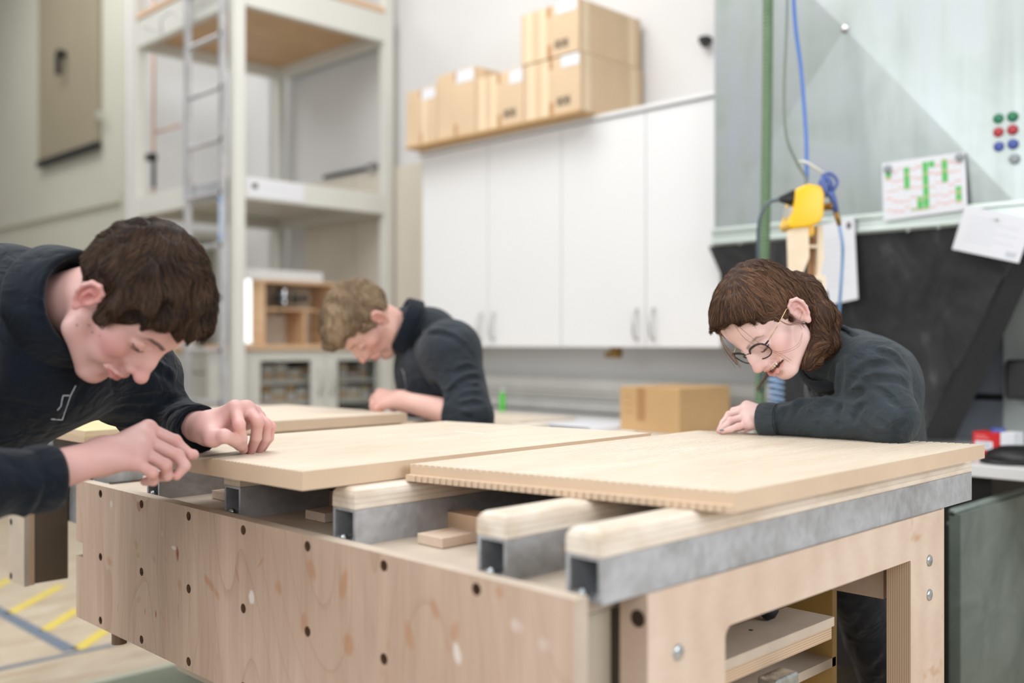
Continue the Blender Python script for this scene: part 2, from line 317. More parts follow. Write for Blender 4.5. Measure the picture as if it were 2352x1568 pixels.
for i,bc in enumerate(bcols):
    for j,zc in enumerate(zrow):
        y0,y1=S*be[i],S*be[i+1]; z1,z0=Z(ze[j]),Z(ze[j+1]); cy_,cz_=S*bc,Z(zc); r=.0083
        angs=sorted([2*math.pi*k/20 for k in range(20)]+[math.atan2(zz-cz_,yy-cy_)%(2*math.pi) for yy in (y0,y1) for zz in (z0,z1)])
        inn=[];out=[]
        for a in angs:
            ca,sa=math.cos(a),math.sin(a); ts=[]
            if abs(ca)>1e-9: ts.append(((y1 if ca>0 else y0)-cy_)/ca)
            if abs(sa)>1e-9: ts.append(((z1 if sa>0 else z0)-cz_)/sa)
            t=min(ts); out.append((cy_+ca*t,cz_+sa*t)); inn.append((cy_+ca*r,cz_+sa*r))
        n=len(angs); vv=[(XF,y,z) for y,z in out]+[(XF,y,z) for y,z in inn]+[(XB-.001,y,z) for y,z in inn]
        mb.add(vv,[(k,(k+1)%n,n+(k+1)%n,n+k) for k in range(n)]); mb.add(vv,[(n+k,n+(k+1)%n,2*n+(k+1)%n,2*n+k) for k in range(n)]+[tuple(range(2*n,3*n))],2)
y0,y1,z0,z1=S*be[0],S*be[-1],Z(ze[-1]),Z(ze[0])
mb.add([(XF,y0,z1),(XF,y1,z1),(XB,y1,z1),(XB,y0,z1)],[(0,1,2,3)],1); mb.add([(XF,y0,z0),(XF,y1,z0),(XB,y1,z0),(XB,y0,z0)],[(0,1,2,3)],1)
mb.add([(XB,y0,z0),(XB,y1,z0),(XB,y1,z1),(XB,y0,z1)],[(0,1,2,3)],0); mb.add([(XF,y0,z0),(XB,y0,z0),(XB,y0,z1),(XF,y0,z1)],[(0,1,2,3)],1)
mb.box(XF,XB,y1,S*1.859,Z(.361),z1,0).box(XF,XB,y1,S*1.859,z0,Z(.387),0)
mb.build('front_panel',['panel','dusty',plain('hole_wood',c(120,92,70),.8)],bench)
MB().lathe((S*.757,S*1.838,Z(.374)),(-1,0,0),[(0,.012),(.006,.011),(.011,.006),(.012,0)]).build('bolt','zinc',bench)
bb(MB(),.757,.775,1.80,1.85,.34,.41).build('bolt_block','dusty',bench)
MB().cyl((S*.765,S*1.745,Z(.499)),(S*.765,S*1.745,Z(.530)),.0155,n=20).build('dowel_foot',wood('dowel_brown',c(96,74,58),c(128,100,78)),bench)
# inner members
mb=MB(); bb(mb,.757,1.5,.69,1.84,.262,.285); mb.build('bench_top','dusty',bench)
bb(MB(),.93,.97,.70,1.84,.236,.2615,0,.001).build('cross_beam',wood('beam_beech',c(186,148,116),c(214,180,148),(2,.5,2)),bench)
for b_ in (.99,1.25,1.53,1.79): bb(MB(),.84,.90,b_-.025,b_+.025,.248,.2615,0,.001).build('spacer_block',['frame_wood'],bench)
bb(MB(),.90,.915,.685,1.80,.286,.62).build('inner_panel',plain('grey_inner_board',c(168,158,142),.7,0,.05,4),bench)
bb(MB(),.79,.84,.690,.86,.286,.62).build('inner_leg',plain('grey_beige_board',c(176,166,150),.7,0,.05,4),bench)
# side frame (plate with a rounded opening)
def frame_plate(mb,a0,a1,d0,d1,ha0,ha1,hd0,hd1,b0,b1,r=.014,e=(1,1,1,1)):
    x0,x1,zt,zb=S*a0,S*a1,Z(d0),Z(d1); hx0,hx1,hz1,hz0=S*ha0,S*ha1,Z(hd0),Z(hd1); rr=r*S
    hp=[]
    for (cx_,cz_,st,ri) in ((hx1-.003,hz1-.003,0,.003),(hx0+rr,hz1-rr,90,rr),(hx0+rr,hz0+rr,180,rr),(hx1-rr,hz0+rr,270,rr)):
        for k in range(7):
            a=math.radians(st+15*k); hp.append((cx_+ri*math.cos(a),cz_+ri*math.sin(a)))
    cx_,cz_=(hx0+hx1)/2,(hz0+hz1)/2
    # radial outward rays + outer corners
    pts=[]
    for (x,z) in hp: pts.append((math.atan2(z-cz_,x-cx_)%(2*math.pi),x,z))
    pts.sort(); allp=[]
    oc=sorted([(math.atan2(z-cz_,x-cx_)%(2*math.pi),x,z) for x in (x0,x1) for z in (zt,zb)])
    def hit(a):
        ca,sa=math.cos(a),math.sin(a); ts=[]
        if abs(ca)>1e-9: ts.append(((x1 if ca>0 else x0)-cx_)/ca)
        if abs(sa)>1e-9: ts.append(((zt if sa>0 else zb)-cz_)/sa)
        t=min(ts); return (cx_+ca*t,cz_+sa*t)
    def inner(a):
        for i in range(len(pts)):
            p=pts[i];q=pts[(i+1)%len(pts)]; qa=q[0]+(2*math.pi if i==len(pts)-1 else 0); aa=a+(2*math.pi if (i==len(pts)-1 and a<p[0]) else 0)
            if p[0]<=aa<=qa:
                d=(math.cos(a),math.sin(a)); ex,ez=q[1]-p[1],q[2]-p[2]; px,pz=p[1]-cx_,p[2]-cz_
                den=d[0]*ez-d[1]*ex; t=(px*ez-pz*ex)/den; return (cx_+d[0]*t,cz_+d[1]*t)
    seq=[(a,hit(a),(x,z)) for a,x,z in pts]+[(a,(x,z),inner(a)) for a,x,z in oc]; seq.sort(key=lambda t:t[0]); n=len(seq)
    y0,y1=S*b0,S*b1
    V=[(o[0],y0,o[1]) for _,o,i in seq]+[(i[0],y0,i[1]) for _,o,i in seq]+[(o[0],y1,o[1]) for _,o,i in seq]+[(i[0],y1,i[1]) for _,o,i in seq]
    mb.add(V,[(k,(k+1)%n,n+(k+1)%n,n+k) for k in range(n)]); mb.add(V,[(2*n+k,2*n+(k+1)%n,3*n+(k+1)%n,3*n+k) for k in range(n)])
    mb.add(V,[(k,(k+1)%n,2*n+(k+1)%n,2*n+k) for k in range(n)],2); mb.add(V,[(n+k,n+(k+1)%n,3*n+(k+1)%n,3*n+k) for k in range(n)],1)
mb=MB(); frame_plate(mb,.841,1.602,.2625,.955,.986,1.483,.325,.86,.641,.678); mb.build('side_frame',['frame_wood','edge_y','frame_wood'],bench)
bb(MB(),1.603,1.612,.643,.70,.262,.955).build('edge_panel','edge_x',bench)
hole=onA(1465,1420,S*.8405); MB().cyl(hole+Vector((-.0006,0,0)),hole+Vector((.006,0,0)),.011,n=20).build('drilled_hole',plain('hole_dark',c(60,42,34),.9),bench)
for (u,v) in ((2135,1287),(2135,1366),(1558,1498)):
    q=onB(u,v,S*.6405); MB().lathe(q,(0,-1,0),[(.0,.0035),(.006,.0033),(.0098,.002),(.0108,0)],24).build('bolt_head','zinc',bench)
# far legs of bench
bb(MB(),1.45,1.55,1.72,1.80,.29,.957).build('leg','frame_wood',bench)
bb(MB(),1.52,1.56,.70,1.82,.29,.40).build('back_beam','frame_wood',bench)
# inside the opening
bb(MB(),.93,1.40,.72,.80,.408,.422,0,.001).box(S*.93,S*1.41,S*.73,S*.95,Z(.445),Z(.423),1).build('inner_shelf',['dusty','edge_z'],bench)
for a_ in (1.02,1.13,1.25): 
    MB().cyl((S*a_,S*.77,Z(.4079)),(S*a_,S*.77,Z(.4079)+.0004),.004,n=12).build('screw_hole','dark',bench)
bb(MB(),1.39,1.43,.82,.86,.335,.405,0,.002).build('guide_block',wood('pale_block',c(206,188,166),c(226,212,192)),bench)
MB().lathe((S*1.31,S*.78,Z(.395)),(.0,-.6,.5),[(0,.02),(.012,.017),(.016,.005),(.014,-.006)],20).build('knob','dark',bench)
mb=MB(); bb(mb,1.15,1.56,.95,.965,.38,.66); bb(mb,1.10,1.56,.80,.95,.52,.535,2); bb(mb,1.548,1.563,.80,.95,.37,.66,1); mb.build('inner_box',['brown_board',plain('mustard_edge',c(176,144,84),.6),'dusty'],bench)
bb(MB(),1.20,1.26,.70,.73,.452,.50,0,.004,3).build('metal_bracket','zinc',bench)
bb(MB(),1.18,1.27,.70,.78,.501,.70).build('bracket_block','holder',bench)
# rails
rails=[(.645,.693),(.780,.827),(1.057,1.106),(1.343,1.384+.006),(1.606,1.651),(1.868,1.914)]
for i,(b0,b1) in enumerate(rails):
    mb=MB(); x0,x1=S*.772,S*1.731; t=.0045; y0,y1,z0,z1=S*b0,S*b1,Z(.262),Z(.2155)
    ty=.006; tz=.004
    outer=[(y0,z0),(y1,z0),(y1,z1),(y0,z1)]; inner_=[(y0+ty,z0+tz),(y1-ty,z0+tz),(y1-ty,z1-tz),(y0+ty,z1-tz)]
    V=[(x0,)+p for p in outer]+[(x0,)+p for p in inner_]+[(x1,)+p for p in outer]+[(x1,)+p for p in inner_]
    mb.add(V,[(k,(k+1)%4,4+(k+1)%4,4+k) for k in range(4)]+[(8+k,8+(k+1)%4,12+(k+1)%4,12+k) for k in range(4)]+[(k,(k+1)%4,8+(k+1)%4,8+k) for k in range(4)]+[(4+k,4+(k+1)%4,12+(k+1)%4,12+k) for k in range(4)])
    mb.box(x0+.004,x1-.004,y0+ty,y0+ty+.008,z0+tz,z0+tz+.006).box(x0+.004,x1-.004,y1-ty-.008,y1-ty,z0+tz,z0+tz+.006)
    r=mb.build('support_rail','alu',bench)
    q=(x0+.002,(y0+y1)/2+.004,z0+.009); MB().lathe(q,(-1,0,0),[(0,.005),(.005,.004),(.007,0),(.005,-.004)],12).build('end_screw','zinc',r)
    cap=MB(); cx0=x0-.001 if i!=4 else x0+.02
    bm=bmesh.new(); bmesh.ops.create_cube(bm,size=1)
    for v in bm.verts: v.co=Vector(((cx0+x1)/2+v.co.x*(x1-cx0),(y0+y1)/2+v.co.y*(y1-y0),(Z(.215)+Z(.1875))/2+v.co.z*(Z(.1875)-Z(.215))))
    ed=[e for e in bm.edges if all(v.co.z>Z(.2) for v in e.verts)]
    bmesh.ops.bevel(bm,geom=ed,offset=.016,segments=4,profile=.55,affect='EDGES')
    cap.bm(bm,0,False); co=cap.build('wood_cap',['cap'],r)
    for p in co.data.polygons: p.use_smooth=False
# ---- boards on the bench
def board(name,corners,top,th,mats,label,groove=None,gdepth=.0016,cat='board'):
    """corners near,right,far,left in bench (a,b); grooves run along near->right direction"""
    n_,r_,f_,l_=[Vector((S*x,S*y,0)) for x,y in corners]; zt=Z(top); zb=Z(top+th)
    cen=(n_+r_+f_+l_)/4; cen.z=zb
    o=thing(name,cen,label,cat)
    mb=MB(); prof=[]
    W=(l_-n_).length; N=int(W/groove) if groove else 1
    for i in range(N):
        t0=i/N; t1=(i+1)/N
        if groove: prof+=[(t0+.0/N,0),(t0+.66/N,0),(t0+.74/N,-gdepth),(t0+.92/N,-gdepth)]
        else: prof+=[(t0,0)]
    prof.append((1,0))
    m_=len(prof); V=[]
    for (t,dz) in prof: V.append(n_.lerp(l_,t)+Vector((0,0,zt+dz)))
    for (t,dz) in prof: V.append(r_.lerp(f_,t)+Vector((0,0,zt+dz)))
    mb.add(V,[(i,i+1,m_+i+1,m_+i) for i in range(m_-1)],0)
    lo=[n_.lerp(l_,t)+Vector((0,0,zb)) for t,_ in prof]+[r_.lerp(f_,t)+Vector((0,0,zb)) for t,_ in prof]
    A=V[:m_];B=V[m_:];C=lo[:m_];D=lo[m_:]
    mb.add(A+C,[(i,i+1,m_+i+1,m_+i) for i in range(m_-1)],1); mb.add(B+D,[(i,i+1,m_+i+1,m_+i) for i in range(m_-1)],1)
    mb.add([A[0],B[0],D[0],C[0]],[(0,1,2,3)],1); mb.add([A[-1],B[-1],D[-1],C[-1]],[(0,1,2,3)],1); mb.add([C[0],C[-1],D[-1],D[0]],[(0,1,2,3)],1)
    mb.build('panel',mats,o); return o,(n_,r_,f_,l_,zt,zb)
oB,cB=board('reeded_board',[(.960,.611),(1.70,.613),(1.587,1.093),(.872,1.068)],.165,.0225,['board','board_edge'],'pale beech board with fine reeded top lying on the bench nearest the woman',.0125,.0030)
# stepped lip along the near left edge of the board
n_,r_,f_,l_,zt,zb=cB
d=(l_-n_).normalized(); out=Vector((-d.y,d.x,0)); out=out if out.x<0 else -out
mb=MB(); mb.prism([n_+Vector((0,0,zb+.0005)),l_+Vector((0,0,zb+.0005)),l_+out*.012+Vector((0,0,zb+.0005)),n_+out*.012+Vector((0,0,zb+.0005))],(0,0,.010)); 
k=0
while k<(l_-n_).length-.01:
    mb.prism([n_+d*k+out*.012+Vector((0,0,zb+.001)),n_+d*(k+.006)+out*.012+Vector((0,0,zb+.001)),n_+d*(k+.006)+out*.0145+Vector((0,0,zb+.001)),n_+d*k+out*.0145+Vector((0,0,zb+.001))],(0,0,.009)); k+=.0125
mb.build('tongue_edge','board_edge',oB)
oA,cA=board('reeded_board',[(.709,1.082),(1.457,1.103),(1.377,1.572),(.69,1.56)],.162,.0245,['board','board_edge'],'pale beech board under the dark-haired man\'s hands, on the bench',.0105,.0010)
q0=onZ(1042,990,Z(.1618));q1=onZ(1110,996,Z(.1618)); d=(q1-q0).normalized(); n=Vector((-d.y,d.x,0))*.0025
MB().prism([q0-n,q1-n,q1+n,q0+n],(0,0,.0003)).build('chalk_mark',plain('chalk',c(252,248,238),.8),oA)
oC,cC=board('veneered_board',[(1.0,1.85),(1.499,1.848),(1.475,2.326),(1.0,2.33)],.165,.0225,['board','board_edge'],'pale board at the rear bench under the blond worker\'s fist')
oD,cD=board('chipboard_sheet',[(.764,1.892),(.985,1.892),(.985,2.45),(.764,2.45)],.165,.010,['mdf','board_edge'],'thin greenish yellow chipboard sheet behind the dark-haired man\'s arms')
oE,cE=board('plywood_offcut',[(.76,1.885),(.985,1.885),(.985,2.3),(.76,2.3)],.1755,.0115,['mdf','edge_z'],'plywood offcut under the greenish chipboard sheet')
# ---- second bench
b2=thing('assembly_bench',(S*1.2,S*2.3,0),'second plywood bench behind the first, at the far left edge','workbench')
mb=MB(); bb(mb,.735,.745,2.12,2.21,.262,.49); bb(mb,.745,.755,2.12,2.21,.262,.489,1); mb.build('hanging_panel',['dusty','edge_x'],b2)
bb(MB(),.755,.822,2.121,2.20,.262,.487).build('bracket_board',plain('grey_brown_ply',c(104,90,76),.6,0,.06,14),b2)
for v in (1198,1322):
    q=onA(25,v,S*.7345); MB().cyl(q,q+Vector((.004,0,0)),.008,n=16).build('drilled_hole','dark',b2)
bb(MB(),.825,.87,1.93,2.7,.268,.37,0,.001).build('metal_beam','alu',b2)
for (b0,b1) in ((2.10,2.145),(2.36,2.405),(2.62,2.665)):
    r=bb(MB(),.88,1.62,b0,b1,.2155,.262).build('support_rail','alu',b2); bb(MB(),.88,1.62,b0,b1,.1875,.215,0,.01).build('wood_cap','cap',r)
bb(MB(),.875,1.60,2.03,2.75,.2625,.30).build('bench_top','dusty',b2)
for (x,y) in ((1.45,2.05),(1.45,2.65),(1.38,2.70)): bb(MB(),x,x+.06,y,y+.06,.30,.957).build('leg','frame_wood',b2)
bb(MB(),1.50,1.62,1.925,2.0,.188,.21,0,.003).build('white_support_block','white_lam',b2)
# ================================================================ WALL CABINETS
AF=3.465
wcab=[]
doors=[4.145,3.635,3.142,2.652,2.275]; ZB,ZT=1.133,2.150
def handle(par,x,y,z0,z1,mat='handle',r=.006):
    pts=[(x,y,z0),(x-.022,y,z0+.006),(x-.032,y,z0+.03),(x-.032,y,z1-.03),(x-.022,y,z1-.006),(x,y,z1)]
    MB().tube(pts,r,10).build('handle',mat,par)
for n_,(y1,ym,y0,lab) in enumerate(((doors[0],doors[1],doors[2],'white two-door wall cabinet, left one behind the blond worker'),(doors[2],doors[3],doors[4],'white two-door wall cabinet, right one beside the metal hood'))):
    t=thing('wall_cabinet',(3.64,(y0+y1)/2,ZB),lab,'cabinet')
    MB().box(AF+.02,3.819,y0+.001,y1-.001,ZB,ZT,0,.001).build('body','white_lam',t)
    for k,(a,b,hy) in enumerate(((ym,y1,ym+.045),(y0,ym,ym-.045))):
        d=MB().box(AF,AF+.0195,a+.002,b-.002,ZB-.002,ZT-.006,0,.0012).build('door','white_lam',t)
        hz0=P(1100,778,(AF+hy)/R2).z; handle(d,AF,hy,1.165,1.295)
t=thing('shelf_board',(3.6,3.15,ZT+.001),'white top board across the wall cabinets under the cartons','shelf')
MB().box(AF-.012,3.819,2.27,4.19,ZT+.001,ZT+.02,0,.002).build('board','white_lam',t)
t=MB().box(3.50,3.815,4.148,4.19,1.0,ZT,0,.002).build('side_panel',plain('side_panel_beige',c(196,188,168),.6),None,(3.65,4.17,1.0)); tag(t,'beige upright panel at the left end of the wall cabinets','panel')  # one even beige over the whole panel
# brass valve under the cabinets
q=onA(1415,802,3.6); t=thing('pipe_valve',(q.x,q.y,q.z-.03),'small brass valve hanging under the white wall cabinets','valve')
MB().box(q.x-.02,q.x+.02,q.y-.022,q.y+.022,ZB-.052,ZB-.001,0,.004).build('body','brass',t); MB().cyl((q.x,q.y+.02,ZB-.038),(q.x,q.y+.06,ZB-.038),.010,.013).build('spout','brass',t)
# ================================================================ CARTONS
def carton(b0,b1,z0,z1,a0,a1,label,lab=(.62,.95,.80,.97),txt=None,tapes=(.08,.33),midtape=True,grp='cartons on top of the wall cabinets',side=True):
    t=thing('cardboard_box',((a0+a1)/2,(b0+b1)/2,z0),label,'box',grp)
    w_=b1-b0; h_=z1-z0; e=.0008
    MB().box(a0,a1,b0,b1,z0,z1,0,.004).build('carton','card',t)
    # b increases to the left in the picture
    Yf=lambda f:b1-f*w_; Zf=lambda f:z0+f*h_
    if lab: MB().box(a0-.0012,a0-e,Yf(lab[1]),Yf(lab[0]),Zf(lab[2]),Zf(lab[3])).build('label','paper',t)
    for s_ in tapes: MB().box(a0-e,a0,Yf(s_+.13),Yf(s_),z0+.002,z1-.002).build('clear_tape','tape',t)
    if side: 
        for s_ in (.06,.80): MB().box(a0+(a1-a0)*s_,a0+(a1-a0)*(s_+.10),b0-e,b0,z0+.002,z1-.002).build('clear_tape','tape',t)
    if midtape:
        MB().box(a0-e*1.5,a0,Yf(.54),Yf(.47),z0+.002,z0+.06).build('brown_tape','tape_brown',t); MB().box(a0-e*1.5,a0,Yf(.52),Yf(.46),z1-.05,z1-.002).build('brown_tape','tape_brown',t)
    if txt: text_mb(txt,.055,(a0-.0015,Yf(.60),Zf(.14)),(0,-1,0),(0,0,1)).build('print','ink',t)
    MB().box(a0+.01,a1-.01,(b0+b1)/2-.0015,(b0+b1)/2+.0015,z1,z1+.0012).build('flap_seam','tape_brown',t)
    return t
zt=ZT+.0205; A0=3.35
t=thing('shelf_board',(3.55,3.5,zt-.001),'brown board under the cartons, overhanging the wall cabinets','shelf'); MB().box(A0-.005,3.80,2.93,4.15,zt,zt+.008,0,.001).build('board','card_plain',t)
zt+=.0085
cd=thing
carton(2.926,3.272,zt,2.438,A0,3.80,'large cardboard carton under the topmost one, at the right end of the row',txt='808',lab=(.68,.99,.79,.99),grp=None)
carton(2.93,3.285,2.4395,2.675,A0-.005,3.79,'topmost cardboard carton, stacked at the right end above another',txt='808',lab=(.62,.97,.80,1.0),grp=None)
carton(3.277,3.600,zt,2.437,A0,3.72,'scuffed cardboard carton with shiny tape, left of the two stacked large ones',txt='808',lab=(.72,.99,.74,.97),grp=None)
carton(3.606,3.890,zt,2.505,A0,3.72,'tall plain cardboard carton, second from the left on the wall cabinets',lab=(.52,.97,.80,.98),tapes=(),grp=None)
carton(3.896,4.135,zt,2.465,A0,3.70,'leftmost cardboard carton on the wall cabinets, white label at its top',lab=(.52,.97,.78,.97),tapes=(.55,),grp=None)
# ================================================================ COUNTER + things on it
ZC=.80
ct=thing('counter',(3.4,2.6,0),'long white counter along the back wall below the cabinets','counter')
MB().box(2.98,3.819,.4,4.15,ZC-.035,ZC,0,.003).build('worktop','white_lam',ct)
for y in (2.02,2.8,4.1): MB().box(3.05,3.78,y-.02,y+.02,0,ZC-.036).build('side_panel','white_lam',ct)
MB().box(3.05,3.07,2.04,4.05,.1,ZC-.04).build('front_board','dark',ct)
# brown box on counter
q=onA(1560,993,3.15); yr=q.y; yl=onA(1424,990,3.15).y
bx=thing('cardboard_box',(3.3,(yr+yl)/2,ZC),'single brown cardboard box standing on the white counter','box')
MB().box(3.15,3.50,yr,yl,ZC+.0005,ZC+.176,0,.003).build('carton','card_plain',bx)
MB().box(3.1492,3.15,yl-.12*1.05,yl-.085,ZC+.045,ZC+.175).build('brown_tape','tape_brown',bx)
MB().box(3.16,3.48,(yr+yl)/2-.03,(yr+yl)/2+.03,ZC+.1755,ZC+.177).build('top_tape','tape_brown',bx)
mb=MB()
for k in range(3): mb.box(3.1494,3.15,yl-.06,yl-.022,ZC+.135-k*.03,ZC+.140-k*.03)
mb.build('faint_print',plain('faint_brown_print',c(186,144,94),.8),bx)
# papers / boards on the counter
t=thing('wooden_board',(3.05,3.2,ZC),'light wooden board lying flat on the counter beside the blond worker','board')
q=onZ(1265,965,ZC+.03); MB().box(2.99,3.35,2.95,3.75,ZC+.0005,ZC+.022,0,.002).build('board','board',t)
t=thing('document_tray',(3.2,2.75,ZC),'flat white tray with dark rim on the counter between board and box','tray')
MB().box(3.00,3.40,2.57,2.93,ZC+.0005,ZC+.010,0,.003).build('tray','paper',t); MB().box(2.995,3.0,2.57,2.93,ZC+.0005,ZC+.014).build('rim','dark',t)
q=onA(1154,925,3.55); t=thing('green_bottle',(3.6,q.y,ZC),'bright green bottle on the counter behind the blond worker','bottle')
MB().lathe((3.55,q.y,ZC+.0005),(0,0,1),[(0,0),(.013,.0),(.014,.01),(.014,.085),(.007,.10),(.007,.105),(0,.105)]).build('bottle',plain('green_plastic',c(70,190,50),.35),t); MB().cyl((3.55,q.y,ZC+.105),(3.55,q.y,ZC+.118),.008).build('cap','white_lam',t)
# cable trunking on wall
t=thing('cable_trunking',(3.8,2.9,.83),'pale cable trunking running along the wall above the counter','trunking')
tm=plain('trunking_grey',c(206,204,198),.5)
MB().box(3.77,3.819,1.75,4.19,.865,.985,0,.004).build('upper_duct',tm,t); MB().box(3.765,3.819,1.75,4.19,.81,.862,0,.003).build('lower_duct',tm,t)
MB().box(3.762,3.77,1.76,4.18,.972,.976).box(3.762,3.77,1.76,4.18,.905,.909).box(3.762,3.77,1.76,4.18,.880,.884).build('grooves',plain('groove_grey',c(164,160,148),.6),t)
# hook top right of wall
q=onA(1622,95,3.8); t=thing('wall_clip',(3.8,q.y,q.z),'small dark clip on the white wall left of the metal hood','hook'); MB().box(3.77,3.819,q.y-.02,q.y+.022,q.z-.01,q.z+.02,0,.003).cyl((3.785,q.y+.015,q.z-.018),(3.785,q.y-.02,q.z-.03),.006).build('clip','dark',t)
# ================================================================ METAL HOOD
AD=3.40; yL=onA(1641,300,AD).y; zB=onA(1641,562,AD).z; yR=.35; cxp=onA(1941,66,AD)
hood=thing('extraction_hood',(3.6,1.3,zB),'big galvanised sheet metal extraction hood with crossed creases on the right','hood')
Zt=3.6
mb=MB(); cxp=onA(1941,66,AD-.065); C=(AD-.065,cxp.y,cxp.z); blc=(AD,yL,zB+.06); brc=(AD,onA(2330,480,AD).y,zB+.06); 
# upper corners mirrored about the crease centre
ulc=(AD,onA(1850,0,AD).y+ .45,cxp.z+.62); 
h_=cxp.z-blc[2]; tl=(AD,yL,cxp.z+h_); tr=(AD,brc[1],cxp.z+h_)
mb.add([C,blc,brc,tr,tl],[(0,1,2),(0,2,3),(0,3,4),(0,4,1)])
mb.add([brc,(AD,yR,zB+.06),(AD,yR,tr[2]),tr],[(0,1,2,3)])
mb.add([tl,tr,(AD,yR,tr[2]),(AD,yR,4.5),(AD,yL,4.5)],[(0,1,2,3,4)])
mb.add([(AD,yL,zB+.06),(AD,yL,4.5),(3.815,yL,4.5),(3.815,yL,zB+.06)],[(0,1,2,3)])
mb.add([(AD,yR,zB+.06),(AD,yR,4.5),(3.815,yR,4.5),(3.815,yR,zB+.06)],[(0,1,2,3)])
mb.build('sheet','galv',hood)
MB().box(AD-.012,AD+.01,yR,yL+.004,zB-.005,zB+.062,0,.004).box(AD-.024,AD-.012,yR,yL+.004,zB+.0,zB+.012,0,.003).box(AD-.02,AD-.012,yR,yL+.004,zB+.045,zB+.062,0,.003).build('bottom_flange','galv_trim',hood)
MB().lathe(C,(-1,0,0),[(0,.006),(.012,.004),(.016,0)],16).build('centre_rivet','chrome',hood)
for u,v in ((2085,527),(2155,520),(1700,557),(1900,543)):
    q=onA(u,v,AD-.013); MB().lathe(q,(-1,0,0),[(0,.006),(.007,.004),(.009,0)],12).build('rivet','galv_trim',hood)
# rubber funnel: tapered apron under the hood
rub=thing('rubber_funnel',(3.4,1.3,.7),'dusty black rubber funnel hanging below the metal hood','funnel')
A1=AD-.010; TL=onA(1628,572,A1);TR=onA(2560,430,A1); BL=onA(1822,1010,A1+.12);BR=onA(2120,1010,A1+.12)
def quadgrid(mb,a,b,c_,d,n,m_,amp=0,mi=0,seed=0):
    rg=np.random.default_rng(seed); ph=rg.uniform(0,6,12); V=[]
    for i in range(n+1):
        for j in range(m_+1):
            s,t_=i/n,j/m_; p=(a.lerp(b,s)).lerp(d.lerp(c_,s),t_); off=amp*(math.sin(5*s+ph[0]+2*t_)+.6*math.sin(11*s+ph[1]-3*t_)+.5*math.sin(9*t_+ph[2]+3*s)); V.append(p+Vector((off,0,0)))
    mb.add(V,[(i*(m_+1)+j,(i+1)*(m_+1)+j,(i+1)*(m_+1)+j+1,i*(m_+1)+j+1) for i in range(n) for j in range(m_)],mi,True)
TL.z=zB-.006; e1=onA(2372,495,A1); e2=onA(2112,1010,A1+.11); e3=onA(2430,490,A1+.02); e4=onA(2192,1010,A1+.16); e1.z=e3.z=zB-.006
mb=MB(); quadgrid(mb,Vector((A1,TL.y,zB-.006)),e1,e2,BL,24,18,.006); mb.build('front_sheet','rubber',rub)
mb=MB(); quadgrid(mb,e1+Vector((.002,-.001,0)),e3,e4,e2+Vector((.002,-.001,0)),6,16,.003,0,3); mb.build('right_sheet',plain('black_rubber_side',c(26,26,27),.6,0,.3,8),rub)
mb=MB(); quadgrid(mb,Vector((3.455,TL.y-.03,zB-.006)),Vector((A1,TL.y+.002,zB-.006)),BL,Vector((3.56,BL.y-.02,BL.z)),4,12,.001,0,5); mb.build('left_sheet','rubber',rub)
# ---- things stuck on the hood
def paper(name,px,label,cat,th=.0016,tilt=0,mat='paper',a=AD-.026):
    q=[onA(u,v,a) for u,v in px]; cen=sum(q,Vector())/4
    t=thing(name,(a,cen.y,min(p.z for p in q)),label,cat)
    MB().prism([p for p in q],(-th,0,0)).build('sheet',mat,t); return t,q
cal,q=paper('wall_calendar',[(2026,375),(2217,348),(2222,481),(2030,508)],'year planner sheet with green marks stuck on the metal hood','calendar')
def qp(q,s,t_): return q[0].lerp(q[1],s).lerp(q[3].lerp(q[2],s),t_)
def cell(mb,s0,s1,t0,t1,off=-.0022): mb.prism([qp(q,s0,t0),qp(q,s1,t0),qp(q,s1,t1),qp(q,s0,t1)],(off,0,0))
cw=.925/12.2; X0=.04
gm=MB();om=MB();rm=MB();rr=random.Random(3)
for col_,t0,t1 in ((0,.13,.27),(3,.13,.49),(6,.08,.88),(7,.08,.19),(5,.66,.88),(9,.10,.47),(11,.58,.83)):
    cell(gm,X0+cw*col_+.004,X0+cw*(col_+1)-.006,t0+.0,t1)
for col_,t0,t1 in ((0,.25,.28),(3,.23,.28),(3,.48,.51),(6,.26,.31),(6,.47,.52),(6,.66,.71),(6,.85,.90),(5,.68,.74),(9,.08,.13),(9,.24,.31),(11,.64,.72),(11,.80,.84),(4,.86,.89)):
    cell(om,X0+cw*col_+.004,X0+cw*(col_+1)-.006,t0,t1,-.0026)
for k in range(12):
    for j in range(5):
        t0=.12+j*.18+rr.uniform(-.05,.05)
        if t0<.92: cell(rm,X0+cw*k+.006,X0+cw*(k+1)-.008,t0,t0+.016+rr.uniform(0,.012),-.0020)
rm.build('red_grid','redline',cal); gm.build('green_marks','green',cal); om.build('olive_marks','olive',cal)
gy=MB()
for k in range(13): cell(gy,X0+cw*k-.002,X0+cw*k,.1,.93,-.0019)
gy.build('column_lines','grey_print',cal)
pp,q=paper('note_sheet',[(2218,470),(2376,505),(2340,604),(2187,572)],'white form sheet hanging crooked over the hood edge at far right','paper',a=AD-.032)
mb=MB()
for j in range(7): cell(mb,.12,.55+.3*(j%2),.2+j*.09,.212+j*.09,-.0018)
cell(mb,.78,.93,.80,.92,-.0018); mb.build('faint_lines','grey_print',pp)
pn=MB().lathe(onA(2290,503,AD-.034),(-1,0,0),[(0,.008),(.005,.006),(.006,0)],12).build('pin','galv_trim',pp)
p3,q=paper('note_sheet',[(1868,520),(1962,498),(1971,686),(1868,708)],'upright white notice sheet hanging behind the blue air gun','paper',a=AD-.034)
mb=MB(); cell(mb,.82,.92,.05,.13,-.0018); mb.build('dark_square_mark',plain('dark_plum_print',c(84,62,72),.7),p3)
mb=MB()
for j in range(9): cell(mb,.1,.7+.2*((j*7)%3)/3,.22+j*.07,.226+j*.07,-.0018)
